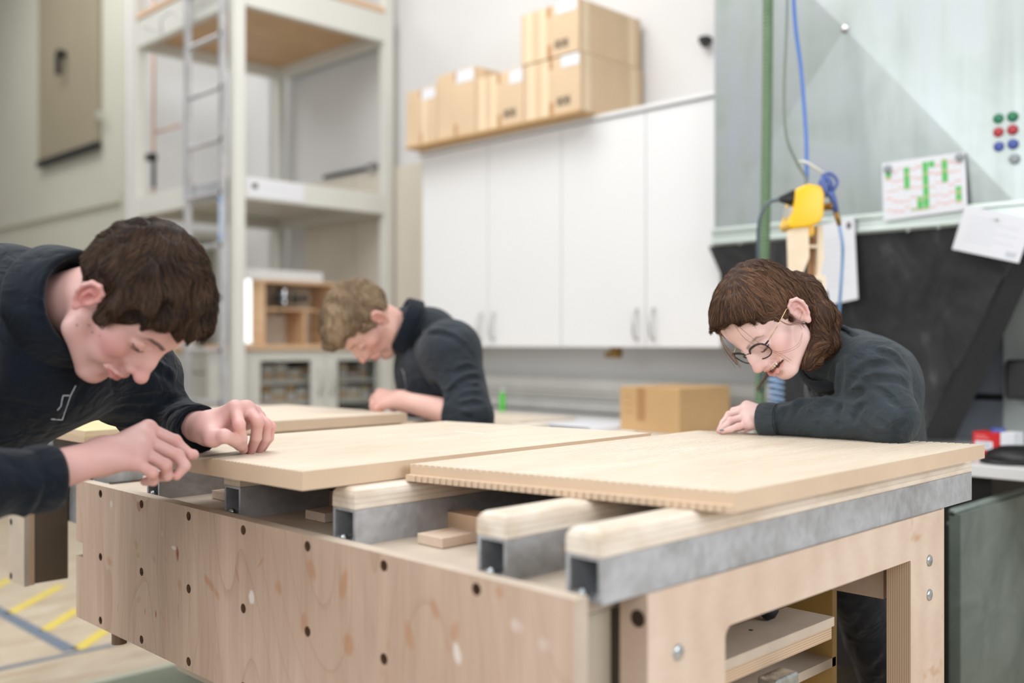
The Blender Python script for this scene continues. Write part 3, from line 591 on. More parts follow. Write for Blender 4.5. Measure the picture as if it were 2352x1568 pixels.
mb.build('faint_lines','grey_print',p3)
# magnets
def magnet(u,v,mat,lab,a=AD-.002,r=.0165):
    q_=onA(u,v,a); o=MB().lathe((0,0,0),(-1,0,0),[(0,.009),(r*.75,.009),(r*.95,.007),(r,.002),(r,0),(0,0)],24).build('round_magnet',mat,None,(0,0,0)); o.location=q_; tag(o,lab,'magnet'); return o
mg=plain('green_magnet',c(26,112,76),.35);mr=plain('red_magnet',c(164,44,50),.35);mbl=plain('blue_magnet',c(62,80,150),.35);mgy=plain('grey_magnet',c(140,146,150),.4)
magnet(2294,273,mg,'left one of the two green round magnets on the hood'); magnet(2326,268,mg,'right one of the two green round magnets on the hood')
magnet(2294,304,mr,'left one of the two red round magnets on the hood'); magnet(2326,298,mr,'right one of the two red round magnets on the hood')
magnet(2295,337,mbl,'left one of the two blue round magnets on the hood'); magnet(2327,331,mbl,'right one of the two blue round magnets on the hood')
magnet(2330,365,mgy,'single grey round magnet below the blue ones on the hood')
magnet(2040,388,mgy,'grey magnet on the left top corner of the year planner',AD-.0285,.014); magnet(2205,361,mgy,'grey magnet on the right top corner of the year planner',AD-.0285,.014)
# ================================================================ green hose
YH=3.35
def Pp(l,Y): return [P(u,v,Y) for u,v in l]
pts=cat_rom([P(1765,-420,YH),P(1764,0,YH),P(1762,250,YH),P(1758,500,YH),P(1752,700,YH),P(1746,900,YH),P(1744,1080,YH)],60)
t=thing('suction_hose',(pts[-1].x,pts[-1].y,.0),'green ribbed suction hose hanging vertically behind the woman','hose')
t['_o']=list(pts[-1]); t.location=pts[-1]
n=len(pts); L=0; rad=[]
dense=[]; 
for i in range(n-1):
    seg=(pts[i+1]-pts[i]).length; k=max(1,int(seg/.0022))
    for j in range(k): dense.append(pts[i].lerp(pts[i+1],j/k))
L=0;rad=[]
for i,p in enumerate(dense):
    if i: L+=(p-dense[i-1]).length
    rad.append(.0168+.0016*math.sin(2*math.pi*L/.0125))
MB().tube(dense,.018,14,0,rad).build('ribbed_hose','green_hose',t)
# ================================================================ pendant
YP=3.05
pd=thing('pendant_socket',P(1855,540,YP),'yellow hanging power and air unit on a cable in front of the hood','power unit')
def G(u,v,dy=0): return P(u,v,YP+dy)
def shape(px,d0,d1,mat,name,par,bev=.006):
    bm=bmesh.new(); vs=[bm.verts.new(P(u,v,YP+d0)) for u,v in px]; f=bm.faces.new(vs); r=bmesh.ops.extrude_face_region(bm,geom=[f]); fw=Vector((1,1,0)).normalized()*(d1-d0)
    for g_ in r['geom']:
        if isinstance(g_,bmesh.types.BMVert): g_.co+=fw
    if bev: bmesh.ops.bevel(bm,geom=list(bm.edges),offset=bev,segments=3,profile=.6,affect='EDGES',clamp_overlap=True)
    o=MB().bm(bm,0,True).build(name,mat,par); return o
shape([(1831,432),(1858,421),(1888,427),(1895,446),(1893,495),(1884,511),(1858,521),(1816,525),(1810,513),(1823,486),(1827,450)],-.055,.055,'yellow','housing',pd,.012)
shape([(1850,512),(1870,510),(1872,536),(1862,545),(1853,540)],-.02,.02,'yellow','lower_stem',pd,.005)
# face plate + plug on the left
MB().tube([G(1829,440,-.0),G(1823,470,-.0),G(1822,490),G(1812,512)],.014,12,0).build('side_rim','black',pd)
MB().cyl(G(1824,455,-.02),G(1789,458,-.05),.026,.007,16).build('plug','black',pd)
MB().cyl(G(1819,488,-.02),G(1812,492,-.03),.022,.020,16).build('socket_flap','white_lam',pd)
MB().cyl(G(1893,475,0),G(1906,474,-.01),.012,.010,16).lathe(G(1904,474,-.012),(.3,-.9,0),[(.004,.012),(.011,.012),(.012,0),(0,0)],16).build('coupling','brass',pd)
MB().tube(cat_rom([G(1806,-380),G(1808,0),G(1801,200),G(1806,310),G(1830,372),G(1849,405),G(1853,428)],10),.0045,8).build('power_cable','grey_cable',pd)
MB().tube(cat_rom([G(1815,-380,.03),G(1823,0,.03),G(1840,160,.03),G(1851,300,.03),G(1853,380,.03),G(1852,425,.02)],10),.0062,8).build('air_hose','blue_hose',pd)
MB().tube(cat_rom([G(1835,372),G(1850,372,-.02),G(1872,385,-.02),G(1892,399,-.01)],8),.0045,8).build('hanging_cord','white_cord',pd)
MB().tube(cat_rom([G(1790,458,-.05),G(1762,468,-.06),G(1745,505,-.05),G(1741,560,-.03),G(1744,640,-.0),G(1748,760,.05),G(1748,900,.1)],10),.0055,8).build('plug_cable',plain('grey_blue_cable',c(84,98,104),.5),pd)
# air gun
ag=thing('air_gun',P(1905,500,YP),'blue compressed air blow gun hanging beside the yellow unit','air gun')
mb=MB(); mb.tube([G(1893,402,-.02),G(1889,418,-.02),G(1893,438,-.02),G(1902,450,-.02)],.011,12,0,[.007,.012,.014,.010])
mb.tube(cat_rom([G(1893,402,-.02),G(1904,398,-.02),G(1917,406,-.02),G(1923,420,-.02),G(1915,436,-.02)],6),.0052,10); mb.tube([G(1899,405,-.02),G(1908,420,-.02),G(1909,440,-.02)],.008,10)
mb.tube([G(1906,440,-.02),G(1914,458,-.02),G(1920,486,-.02)],.011,12,0,[.013,.010,.009]); mb.build('gun_body','blue_pl',ag)
MB().tube([G(1920,486,-.02),G(1924,500,-.02),G(1928,518,-.02)],.007,12,0,[.007,.009,.006]).build('coupling','brass',ag)
MB().tube(cat_rom([G(1928,518,-.02),G(1935,560,-.02),G(1935,600,0),G(1930,680,.02),G(1924,740,.05),G(1915,860,.08),G(1905,960,.1)],8),.0052,8).build('air_hose',plain('pale_blue_hose',c(128,164,206),.4),ag)
# wooden holder
wh=thing('wooden_holder',P(1850,640,YP),'pale plywood holder bracket hanging under the yellow unit','holder')
def slab(px,d0,d1,mat,name):
    bm=bmesh.new(); vs=[bm.verts.new(P(u,v,YP+d0)) for u,v in px]; f=bm.faces.new(vs); r=bmesh.ops.extrude_face_region(bm,geom=[f]); fw=Vector((1,1,0)).normalized()*(d1-d0)
    for g_ in r['geom']:
        if isinstance(g_,bmesh.types.BMVert): g_.co+=fw
    return MB().bm(bm).build(name,mat,wh)
slab([(1809,530),(1850,515),(1857,522),(1859,590),(1841,636),(1812,640)],-.045,-.033,'holder','left_cheek')
slab([(1878,518),(1890,517),(1893,590),(1884,634),(1877,634)],-.02,.03,'holder','right_cheek')
slab([(1857,545),(1880,545),(1880,636),(1857,636)],.012,.022,'holder_in','back_plate')
slab([(1857,562),(1879,562),(1879,569),(1857,569)],-.02,.012,'holder','cross_bar')
slab([(1841,636),(1897,632),(1897,672),(1880,680),(1846,664)],-.03,.02,'holder','lower_block')
MB().tube(cat_rom([G(1862,642,-.035),G(1875,644,-.038),G(1886,648,-.035)],4),.003,8).build('cable_loop','dark',wh)
MB().tube(cat_rom([G(1898,668,-.0),G(1901,690,.0),G(1900,730,.02),G(1896,800,.04)],6),.005,8).build('cable','dark',wh)
# spiral hose behind the woman's face
pts=[]
for i in range(220):
    t_=i/219; v=850+150*t_; u=1783+16*math.cos(i*2*math.pi/20); pts.append(P(u,v,YP+.1+.02*math.sin(i*2*math.pi/20)))
sh=thing('spiral_air_hose',pts[-1],'pale blue coiled air hose hanging beside the green hose','hose'); MB().tube(pts,.0045,7).build('coil',plain('pale_blue_coil',c(150,176,208),.4),sh)
# ================================================================ right: red box, cap, bin, wall parts
rb=thing('red_box',(3.33,1.15,ZC),'red carton with white barcode label and white end on the counter','box')
y0=onA(2330,1000,3.25).y; y1=onA(2234,1000,3.25).y; ys=onA(2297,1000,3.25).y
MB().box(3.25,3.33,ys,y1,ZC+.0005,ZC+.072,0,.002).build('red_part','red',rb); MB().box(3.25,3.33,y0,ys-.0004,ZC+.0005,ZC+.074,0,.002).build('white_part','paper',rb)
MB().box(3.249,3.25,y1-.060,y1-.008,ZC+.018,ZC+.044).build('barcode_label','paper',rb)
mb=MB()
for k in range(14): mb.box(3.2484,3.249,y1-.054+k*.003,y1-.0527+k*.003+(k%3)*.0004,ZC+.023,ZC+.040)
mb.build('barcode','grey_print',rb); MB().box(3.249,3.25,y1-.05,y1-.008,ZC+.052,ZC+.056).box(3.249,3.25,y1-.04,y1-.008,ZC+.060,ZC+.063).build('faint_print',plain('pale_red_print',c(222,120,120),.6),rb)
mb=MB(); mb.box(3.245,3.34,y0-.002,y1+.002,ZC+.0001,ZC+.0004); 
t=thing('blue_lid',(3.30,(y0+ys)/2+.03,ZC+.0745),'small blue lid lying on top of the red carton','lid'); MB().cyl((3.29,ys+.02,ZC+.0725),(3.29,ys+.02,ZC+.084),.022,.020).build('lid',plain('lid_blue',c(70,86,160),.4),t)
q=onA(2330,1030,3.10); t=thing('black_cap',(3.1,q.y,ZC),'black soft cap lying on the counter at the right edge','cap')
MB().lathe((3.14,q.y-.01,ZC+.0005),(0,0,1),[(0,0),(.10,.0),(.105,.012),(.095,.03),(.06,.045),(0,.048)],28).build('crown','black',t); MB().lathe((3.09,q.y+.02,ZC+.0008),(0,0,1),[(0,0),(.07,.0),(.07,.008),(0,.012)],24).build('peak','black',t)
# grey sheet panels of the machine behind
mc=thing('machine_housing',(3.75,.6,ZC),'grey metal machine housing with dark gaps behind the black funnel','machine')
gp=plain('grey_blue_panel',c(134,140,150),.5,.2); yv=onA(2310,800,3.74).y; zz=onA(2290,912,3.74).z
MB().box(3.74,3.80,yv+.006,1.45,ZC+.0005,zz-.012).build('lower_panel',gp,mc); MB().box(3.74,3.80,yv+.006,1.45,zz+.012,1.5).build('upper_panel',gp,mc)
MB().box(3.752,3.80,.3,1.45,ZC+.0006,1.5).build('backing','dark',mc); MB().box(3.70,3.7515,.3,yv-.006,ZC+.0005,1.5).build('side_door',plain('side_grey',c(150,156,152),.5,.2),mc)
q0=onA(2333,825,3.68);q1=onA(2333,915,3.68); MB().box(3.60,3.6995,q0.y-.16,q0.y+.01,q1.z,q0.z,0,.012,3).build('control_box','black',mc)
# grey green tub
q0=onB(2180,1175,1.07);q1=onB(2352,1115,1.07); zr=q0.z
tb=thing('metal_guard',(q0.x+.5,1.05,0),'grey green sheet metal guard panel with rolled rim at lower right','guard')
MB().box(q0.x,q0.x+1.0,1.040,1.07,.0,zr-.004).build('panel','tub',tb)
MB().tube([(q0.x,1.062,zr),(q0.x+1.0,1.062,zr)],.010,10).build('rim','tub',tb)
MB().box(q0.x,q0.x+1.0,1.0705,1.076,zr-.035,zr-.028).build('bead','tub',tb)
# black sheet standing in for the shade under the counter
MB().box(3.075,3.08,1.09,1.9,.1,ZC-.037).build('shade_sheet','black',ct)
# ================================================================ SCAFFOLD PLATFORM (white loft)
lf=thing('loft_platform',(3.3,5.4,0),'tall white painted timber platform with orange board underside','platform')
a0,a1,b0,b1=2.74,3.765,4.80,5.98; pw=.062
def post(a,b): return MB().box(a-pw/2,a+pw/2,b-pw/2,b+pw/2,0,4.4,0,.003)
for (a,b) in ((a0,b0),(a0,b1),(a1-.03,b0),(a1-.03,b1)): post(a,b).build('post','white_paint',lf)
def level(z0,z1,name,under=None,trim=True):
    i=.0005; h=pw/2+i
    for (x0,x1,y0,y1) in ((a0+h,a1-.03-h,b0-.022,b0+.022),(a0+h,a1-.03-h,b1-.022,b1+.022),(a0-.022,a0+.022,b0+h,b1-h),(a1-.052,a1-.008,b0+h,b1-h)):
        MB().box(x0,x1,y0,y1,z0,z1,0,.003).build('beam','white_paint',lf)
    if under: MB().box(a0+.024,a1-.054,b0+.024,b1-.024,z0+.07,z0+.09).build('floor_board',under,lf)
    if trim:
        MB().box(a0-.03,a0+.03,b0+.03,b1-.03,z1+.001,z1+.03,0,.003).box(a0+.035,a1-.06,b0-.03,b0+.03,z1+.001,z1+.03,0,.003).build('edge_trim','trim_wood',lf)
level(2.945,3.115,'up','osb'); level(1.917,2.035,'low','white_paint',False)
t=MB().box(a0+.05,a0+.40,b0-.0255,b0-.0228,1.93,2.03).build('notice_label','paper',None,(a0+.2,b0,1.93)); tag(t,'white label strip with small dark square on the lower platform beam','label')
q0=onB(579,420,b0-.0257); q1=onB(592,434,b0-.0257); ch=MB().box(q0.x,q1.x,b0-.0264,b0-.0256,q1.z,q0.z).build('dark_mark',plain('dark_brown_mark',c(74,62,58),.7),t)
q0=onB(600,428,b0-.0257); q1=onB(662,436,b0-.0257); MB().box(q0.x,q1.x,b0-.0262,b0-.0256,q1.z-.004,q0.z-.006).build('faint_text','grey_print',t)
# wire hanging at upper left beam
MB().tube([P(330,62,5.55),P(372,76,5.4),P(368,45,5.4),P(395,25,5.35),P(418,40,5.3)],.005,6).build('wire_bracket','alu_light',lf)
# ================================================================ LADDER
ld=thing('ladder',(2.66,5.05,0),'aluminium ladder with blue sticker leaning on the white platform','ladder')
la=2.665; yr=onA(508,400,la).y; yl=onA(428,400,la).y
for y in (yr,yl): 
    mb=MB(); mb.box(la-.004,la,y-.021,y+.021,0.02,4.2,0,.001).box(la,la+.022,y-.021,y-.018,.02,4.2).box(la,la+.022,y+.018,y+.021,.02,4.2); mb.build('stile','alu_light',ld)
    MB().box(la-.008,la+.026,y-.024,y+.024,0.002,.05,0,.003).build('foot','black',ld)
zr_=[onA(506,v,la).z for v in (77,196,317,438,560,683,805)]; dz=(zr_[0]-zr_[-1])/6
z=zr_[0]+2*dz
while z>.15:
    r=MB().cyl((la+.011,yr+.018,z),(la+.011,yl-.018,z),.0135,n=12).build('rung','alu_light',ld)
    MB().lathe((la-.004,yr,z),(-1,0,0),[(0,.004),(.011,.0035),(.0145,0)],14).build('rivet','black',r)
    z-=dz
q0=onA(508,448,la-.0045).z;q1=onA(508,552,la-.0045).z
MB().box(la-.0052,la-.0042,yr-.014,yr+.014,q1,q0).build('sticker',plain('pale_blue_sticker',c(176,198,222),.5),ld)
MB().box(la-.0060,la-.0053,yr-.010,yr+.010,q0-.035,q0-.005).box(la-.0060,la-.0053,yr-.009,yr+.009,q1+.003,q1+.030).build('blue_squares',plain('blue_sticker_square',c(96,160,212),.5),ld)
z3=onA(452,440,la).z; MB().box(la+.030,la+.05,yr+.022,yl-.022,z3-.05,z3+.05,0,.003).build('spreader_plate','alu_light',ld)
# ================================================================ things behind the platform
# white sliding doors on back wall
sd=thing('sliding_door',(3.78,4.9,0),'beige sliding wall door with dark upright joint behind the platform','door')
ya=onA(808,500,3.77).y
dm=plain('beige_door',c(206,198,184),.6,0,.02)
MB().box(3.785,3.8185,4.22,ya-.004,.0,P(810,402,(3.77+ya)/R2).z,0,.002).build('door_leaf',dm,sd); MB().box(3.785,3.8185,ya+.004,5.75,.0,P(810,402,(3.77+ya)/R2).z,0,.002).build('door_leaf',dm,sd)
q0=onA(735,407,3.75);q1=onA(858,379,3.75); MB().box(3.772,3.784,q1.y,q0.y,q1.z-.018,q1.z+.006).build('sliding_rail','dark',sd); MB().cyl((3.76,q1.y+.06,q1.z-.004),(3.76,q1.y,q1.z-.004),.022,n=14).build('roller','chrome',sd)
# white tall door / panel further left behind the platform with copper pipe
t=tag(MB().box(3.76,3.819,6.15,6.72,0,3.3,0,.003).build('door_1','white_lam'),kind='structure')
tag(MB().box(3.001,3.819,6.70,6.729,0,3.6,0,.003).build('white_wall_facing','white_lam'),kind='structure')  # white facing added over the side of the jutting wall, not a door
t=thing('copper_pipe',(2.98,6.28,0),'thin copper heating pipe with branch left of the ladder','pipe')
pq=P(353,400,6.55); MB().tube([(pq.x,pq.y,.0),(pq.x,pq.y,4.59)],.009,10).tube([P(355,305,6.55),P(414,288,6.5)],.008,10).build('pipe','copper',t)
MB().tube([P(353,350,6.5),P(353,430,6.5)],.013,10).box(*(lambda p:(p.x-.03,p.x+.03,p.y-.03,p.y+.03,p.z-.02,p.z+.02))(P(346,362,6.5))).build('valve','dark',t)
# glass door cabinet
gc=thing('glass_door_cabinet',(3.35,5.2,0),'white base cabinet with two glass doors and beech worktop behind the platform','cabinet')
B0=4.87; xa=onB(563,900,B0).x; xb=3.78; zt2=P(700,803,(3.3+B0)/R2).z
MB().box(xa,xb,B0+.02,B0+.03,0.0,zt2-.0,0).build('rail_back',plain('unused_back',c(120,116,108),.7),gc) if False else None
mb=MB(); mb.box(xa,xa+.018,B0+.02,B0+.42,0,zt2).box(xb-.018,xb,B0+.02,B0+.42,0,zt2).box(xa+.0185,xb-.0185,B0+.40,B0+.42,0,zt2).box(xa+.0185,xb-.0185,B0+.02,B0+.40,.0,.08).box(xa+.0185,xb-.0185,B0+.02,B0+.395,zt2-.02,zt2); mb.build('carcass',['white_paint'],gc)
sh=[onB(700,876,B0+.05).z,onB(700,925,B0+.05).z,onB(700,975,B0).z-.1]
for z in sh: MB().box(xa+.02,xb-.02,B0+.05,B0+.39,z-.012,z+.006).build('shelf','white_paint',gc)
px=[(598,715),(775,866)]; xm=onB(747,850,B0).x
zp=onB(600,829,B0).z
for i,(u0,u1) in enumerate(px):
    x0=onB(u0,850,B0).x;x1=onB(u1,850,B0).x; dx0=xa+.002 if i==0 else xm+.002; dx1=xm-.002 if i==0 else xb-.002
    mb=MB(); mb.box(dx0,x0,B0,B0+.019,.08,zt2-.003).box(x1,dx1,B0,B0+.019,.08,zt2-.003).box(x0,x1,B0,B0+.019,zp,zt2-.003).box(x0,x1,B0,B0+.019,.08,.25)
    d=mb.build('door','white_paint',gc); MB().box(x0,x1,B0+.008,B0+.012,.25,zp).build('pane','glass',d)
    hx=(xm-.045 if i==0 else xm+.04); hz=onB(740,878,B0).z; MB().tube([(hx,B0,hz+.075),(hx+.004,B0-.02,hz+.04),(hx+.005,B0-.024,hz),(hx+.004,B0-.02,hz-.04),(hx,B0,hz-.075)],.006,8).build('handle','handle',d)
mb=MB(); mb.box(xa-.01,xb,B0-.02,B0+.44,zt2+.0005,zt2+.028,0,.003); mb.build('worktop','trim_wood',gc)
# boxes behind the glass
cols=[c(222,218,208),c(200,170,128),c(232,232,226),c(210,196,172),c(150,120,96),c(226,222,214)]
bms=[plain('packet_%s'%n_,col,.6,0,.03) for n_,col in zip(('cream','tan','white','sand','brown','ivory'),cols)]
rr=random.Random(5); rowz=[sh[0]+.0065,sh[1]+.0065]
names=['cream','tan','white','sand','brown','ivory']
k=0
for zi,z in enumerate(rowz):
    for (u0,u1) in px:
        x=onB(u0,850,B0+.10).x+.005; xe=min(onB(u1,850,B0+.10).x+.06,xb-.03)
        j=0
        while x<xe-.05:
            w_=rr.uniform(.05,.085); h_=rr.uniform(.055,.10) if zi==0 else rr.uniform(.07,.105); ci=rr.randrange(6)
            if x+w_>xe: break
            o=MB().box(x,x+w_,B0+.09,B0+.22,z,z+h_,0,.002).build('small_box',bms[ci],None,(x+w_/2,B0+.15,z)); 
            lo=MB().box(x+.006,x+w_-.006,B0+.0885,B0+.0898,z+.012,z+h_*.5).build('label','paper' if ci in (1,4,3) else bms[1],o)
            j+=1
            tag(o,('taller ' if h_>.085 else 'small ')+names[ci]+' packet, number '+str(j)+' from the left, '+('upper' if zi==0 else 'lower')+' shelf, '+('left' if u0<700 else 'right')+' glass door','box','small packets in the glass door cabinet')
            x+=w_+rr.uniform(.004,.014); k+=1
# wooden open cubby with tool on the worktop
zw=zt2+.0287; YB=B0+.06
cb=thing('wooden_cubby',(3.2,YB,zw),'open pale plywood cubby with black knobs standing on the beech worktop','cubby')
def xat(u,b=YB): return onB(u,700,b).x
x0=xat(604);x1=xat(770); ztop=onB(640,650,YB).z
MB().box(x0,x0+.014,YB,YB+.25,zw,ztop).build('side','trim_wood',cb); MB().box(x0-.012,x1,YB-.005,YB+.25,ztop+.0005,ztop+.016).build('top','trim_wood',cb); MB().box(x1-.014,x1,YB,YB+.25,zw,ztop).build('side','trim_wood',cb)
zm=onB(650,710,YB+.05).z; MB().box(x0+.0145,x1-.10,YB+.05,YB+.24,zm-.006,zm+.006).build('shelf','trim_wood',cb); MB().box(x0+.0145,x1-.0145,YB+.241,YB+.249,zw,ztop).build('back',dm,cb); xx=xat(701,YB+.04); MB().box(xx-.006,xx+.006,YB+.04,YB+.24,zw,zm-.007).build('divider','trim_wood',cb)
tl=thing('clamp_tool',(x0+.12,YB+.1,zm+.007),'metal clamp device with two round black knobs on the cubby shelf','tool')
for u in (633,697):
    q=onB(u,686,YB+.06); MB().lathe((q.x,q.y,q.z),(0,-1,0),[(0,.02),(.018,.018),(.021,.006),(.02,0),(0,0)],18).build('knob','black',tl)
q0=onB(640,690,YB+.09);q1=onB(690,668,YB+.09); MB().box(q0.x,q1.x,YB+.09,YB+.13,q0.z-.02,q1.z,0,.008).box(q0.x+.03,q0.x+.05,YB+.08,YB+.14,q0.z-.025,q1.z+.01,0,.006).build('body','chrome',tl)
MB().box(q0.x-.005,q0.x+.012,YB+.085,YB+.10,onB(640,722,YB+.08).z,q1.z+.02,0,.003).build('lever','dark',tl); MB().box(q0.x+.02,q1.x-.02,YB+.075,YB+.089,q0.z+.005,q0.z+.02,0,.004).build('clamp_bar','black',tl)
# bright tube lamp and white panels
lp=thing('tube_lamp',(xa+.01,B0+.10,zw),'bright upright tube lamp standing at the left end of the beech worktop','lamp')
x_=onB(565,700,B0+.1).x+.012; zt3=onB(565,642,B0+.1).z
MB().cyl((x_,B0+.1,zw+.012),(x_,B0+.1,zt3),.019,n=16).build('tube','tube',lp); MB().box(x_-.024,x_+.024,B0+.075,B0+.125,zw+.0002,zw+.0115,0,.002).build('base','white_lam',lp)
wp=thing('display_board',((xat(570)+xat(604))/2,B0+.2,zw),'glossy white board standing between the tube lamp and the cubby','panel')
MB().box(xat(578,B0+.2),x0-.03,B0+.2,B0+.22,zw,onB(590,642,B0+.2).z,0,.002).build('panel','white_lam',wp)
z0=onB(600,643,YB+.02).z; z1=onB(600,622,YB+.02).z
t=thing('white_box',((x0+x1)/2,YB+.1,ztop+.02),'long low white box lying on top of the plywood cubby','box'); MB().box(xat(566,YB+.02),xat(742,YB+.02),YB+.02,YB+.2,ztop+.0165,z1+.01,0,.004).build('box','white_lam',t)
# low shelving left of the ladder
sl=thing('storage_shelf',(2.55,5.9,0),'white shelving with wooden top seen left of the ladder behind the dark-haired man','shelf')
XS=2.50; zs=P(450,798,6.3).z
MB().box(2.74,2.76,5.62,6.60,0,zs).build('back_panel','white_paint',sl) if False else None
q0=onB(395,800,6.05);q1=onB(500,800,6.05)
MB().box(q0.x,q1.x,6.03,6.45,zs-.03,zs,0,.003).build('top_board','trim_wood',sl); MB().box(q0.x+.01,q1.x-.01,6.05,6.43,zs-.16,zs-.031,0,.002).box(q0.x+.02,q1.x-.02,6.06,6.42,0,zs-.17).build('carcass','white_paint',sl)
z1=onB(450,548,6.1).z; z0=onB(450,640,6.1).z
sg=thing('glazed_shelf_unit',((q0.x+q1.x)/2,6.2,zs),'pale upper shelf unit with greenish glass behind the ladder','shelf')
xg0=onB(455,600,6.1).x; xg1=onB(497,600,6.1).x
MB().box(xg0-.06,xg0,6.1,6.35,zs+.0005,z1+.05).box(xg1,xg1+.04,6.1,6.35,zs+.0005,z1+.05).box(xg0,xg1,6.1,6.35,z1,z1+.05).box(xg0,xg1,6.1,6.35,z0-.05,z0-.02).box(xg0,xg1,6.34,6.35,zs+.0005,z1).build('frame','white_paint',sg)
MB().box(xg0,xg1,6.12,6.13,z0-.018,z1-.001).build('pane',plain('greenish_glass',c(140,142,130),.2),sg)
# ceiling lamps out of frame
for i,(x,y) in enumerate(((0.6,1.4),(1.9,3.4),(1.7,.2),(2.0,7.0))):
    t=thing('ceiling_lamp',(x,y,4.36),'long white ceiling light above the '+('front bench','cartons and cabinets','metal hood','painted platform')[i],'lamp','ceiling lights'); z=4.42
    MB().box(x-1.2,x+1.2,y-.6,y+.6,z,z+.06,0,.01).build('housing','white_lam',t)
# ================================================================ implicit-surface engine for people
class Field:
    def __init__(s,lo,hi,h):
        s.lo=np.array(lo,float); s.h=h; s.n=np.ceil((np.array(hi)-s.lo)/h).astype(int)+1
        s.F=np.full(tuple(s.n),.5,np.float32); s.ax=[(s.lo[i]+h*np.arange(s.n[i])).astype(np.float32) for i in range(3)]
    def _s(s,lo,hi,k):
        m=k+3*s.h; i0=np.clip(np.floor((np.array(lo)-m-s.lo)/s.h).astype(int),0,s.n-1); i1=np.clip(np.ceil((np.array(hi)+m-s.lo)/s.h).astype(int)+1,1,s.n)
        if np.any(i1<=i0): return None
        sl=tuple(slice(a,b) for a,b in zip(i0,i1)); X=s.ax[0][sl[0]][:,None,None]; Y=s.ax[1][sl[1]][None,:,None]; Zz=s.ax[2][sl[2]][None,None,:]
        return sl,X,Y,Zz
    def _mix(s,sl,d,k,op):
        f=s.F[sl]
        if op=='u':
            if k>0:
                h=np.maximum(k-np.abs(f-d),0)/k; s.F[sl]=np.minimum(f,d)-h*h*k*.25
            else: s.F[sl]=np.minimum(f,d)
        elif op=='s':
            d=-d
            if k>0:
                h=np.maximum(k-np.abs(f-d),0)/k; s.F[sl]=np.maximum(f,d)+h*h*k*.25
            else: s.F[sl]=np.maximum(f,d)
        elif op=='i':
            if k>0:
                h=np.maximum(k-np.abs(f-d),0)/k; s.F[sl]=np.maximum(f,d)+h*h*k*.25
            else: s.F[sl]=np.maximum(f,d)
    def cap(s,p,q,r1,r2=None,k=.01,op='u',wr=0,wf=60,seed=0):
        r2=r1 if r2 is None else r2; p=np.array(p,float);q=np.array(q,float); R=max(r1,r2)
        g=s._s(np.minimum(p,q)-R-abs(wr),np.maximum(p,q)+R+abs(wr),k)
        if g is None: return s
        sl,X,Y,Zz=g; d=q-p; L=float(d@d)+1e-12
        t=np.clip(((X-p[0])*d[0]+(Y-p[1])*d[1]+(Zz-p[2])*d[2])/L,0,1)
        D=np.sqrt((X-p[0]-t*d[0])**2+(Y-p[1]-t*d[1])**2+(Zz-p[2]-t*d[2])**2)-(r1+(r2-r1)*t)
        if wr:
            rg=np.random.default_rng(seed); le=math.sqrt(L); ph=rg.uniform(0,6.28,6); w1=rg.normal(0,1,3)*14; w2=rg.normal(0,1,3)*26
            a=X*w1[0]+Y*w1[1]+Zz*w1[2]; b=X*w2[0]+Y*w2[1]+Zz*w2[2]
            x=t*le*wf+1.6*np.sin(a+ph[0])+.9*np.sin(b+ph[1]); wv=np.sin(x)
            env=.45+.55*np.sin(a*1.3+ph[2]+t*4)
            D=D-wr*(1-np.abs(wv))**1.0*env*1.6+wr*.4
        s._mix(sl,D.astype(np.float32),k,op); return s
    def chain(s,pts,rs,k=.01,**kw):
        for i in range(len(pts)-1): s.cap(pts[i],pts[i+1],rs[i],rs[i+1],k,**kw)
        return s
    def ell(s,c_,r,k=.01,op='u',R=None):
        c_=np.array(c_,float); r=np.array(r,float); m=r.max() if R is not None else r
        g=s._s(c_-m,c_+m,k)
        if g is None: return s
        sl,X,Y,Zz=g; X=X-c_[0];Y=Y-c_[1];Zz=Zz-c_[2]
        if R is not None:
            R=np.array(R); X,Y,Zz=(X*R[0,0]+Y*R[1,0]+Zz*R[2,0],X*R[0,1]+Y*R[1,1]+Zz*R[2,1],X*R[0,2]+Y*R[1,2]+Zz*R[2,2])
        k0=np.sqrt((X/r[0])**2+(Y/r[1])**2+(Zz/r[2])**2); k1=np.sqrt((X/r[0]**2)**2+(Y/r[1]**2)**2+(Zz/r[2]**2)**2)+1e-9
        D=k0*(k0-1)/k1; s._mix(sl,D.astype(np.float32),k,op); return s
    def mesh(s):
        F=s.F; I=F<0
        def e(ax):
            a=[slice(None)]*3;b=[slice(None)]*3;a[ax]=slice(0,-1);b[ax]=slice(1,None); return tuple(a),tuple(b)
        n=np.array(F.shape)-1; cells=np.zeros(tuple(n),bool)
        c0=I[:-1,:-1,:-1]; allc=[I[i:n[0]+i,j:n[1]+j,k:n[2]+k] for i in (0,1) for j in (0,1) for k in (0,1)]
        an=np.logical_or.reduce(allc); al=np.logical_and.reduce(allc); cells=an&~al
        idx=-np.ones(tuple(n),np.int64); cc=np.argwhere(cells); idx[cells]=np.arange(len(cc))
        acc=np.zeros((len(cc),3)); cnt=np.zeros(len(cc))
        ci,cj,ck=cc.T
        for ax in range(3):
            o=[(0,0),(0,1),(1,0),(1,1)]
            for (u,v) in o:
                off=[0,0,0]; oth=[a for a in range(3) if a!=ax]; off[oth[0]]=u; off[oth[1]]=v; off2=list(off); off2[ax]=1
                fa=F[ci+off[0],cj+off[1],ck+off[2]]; fb=F[ci+off2[0],cj+off2[1],ck+off2[2]]; m=(fa<0)!=(fb<0)
                t=np.where(m,fa/np.where(m,fa-fb,1),0); p=np.tile(np.array(off,float),(len(cc),1)); p[:,ax]=t
                acc+=p*m[:,None]; cnt+=m
        V=(cc+acc/cnt[:,None])*s.h+s.lo
        faces=[]
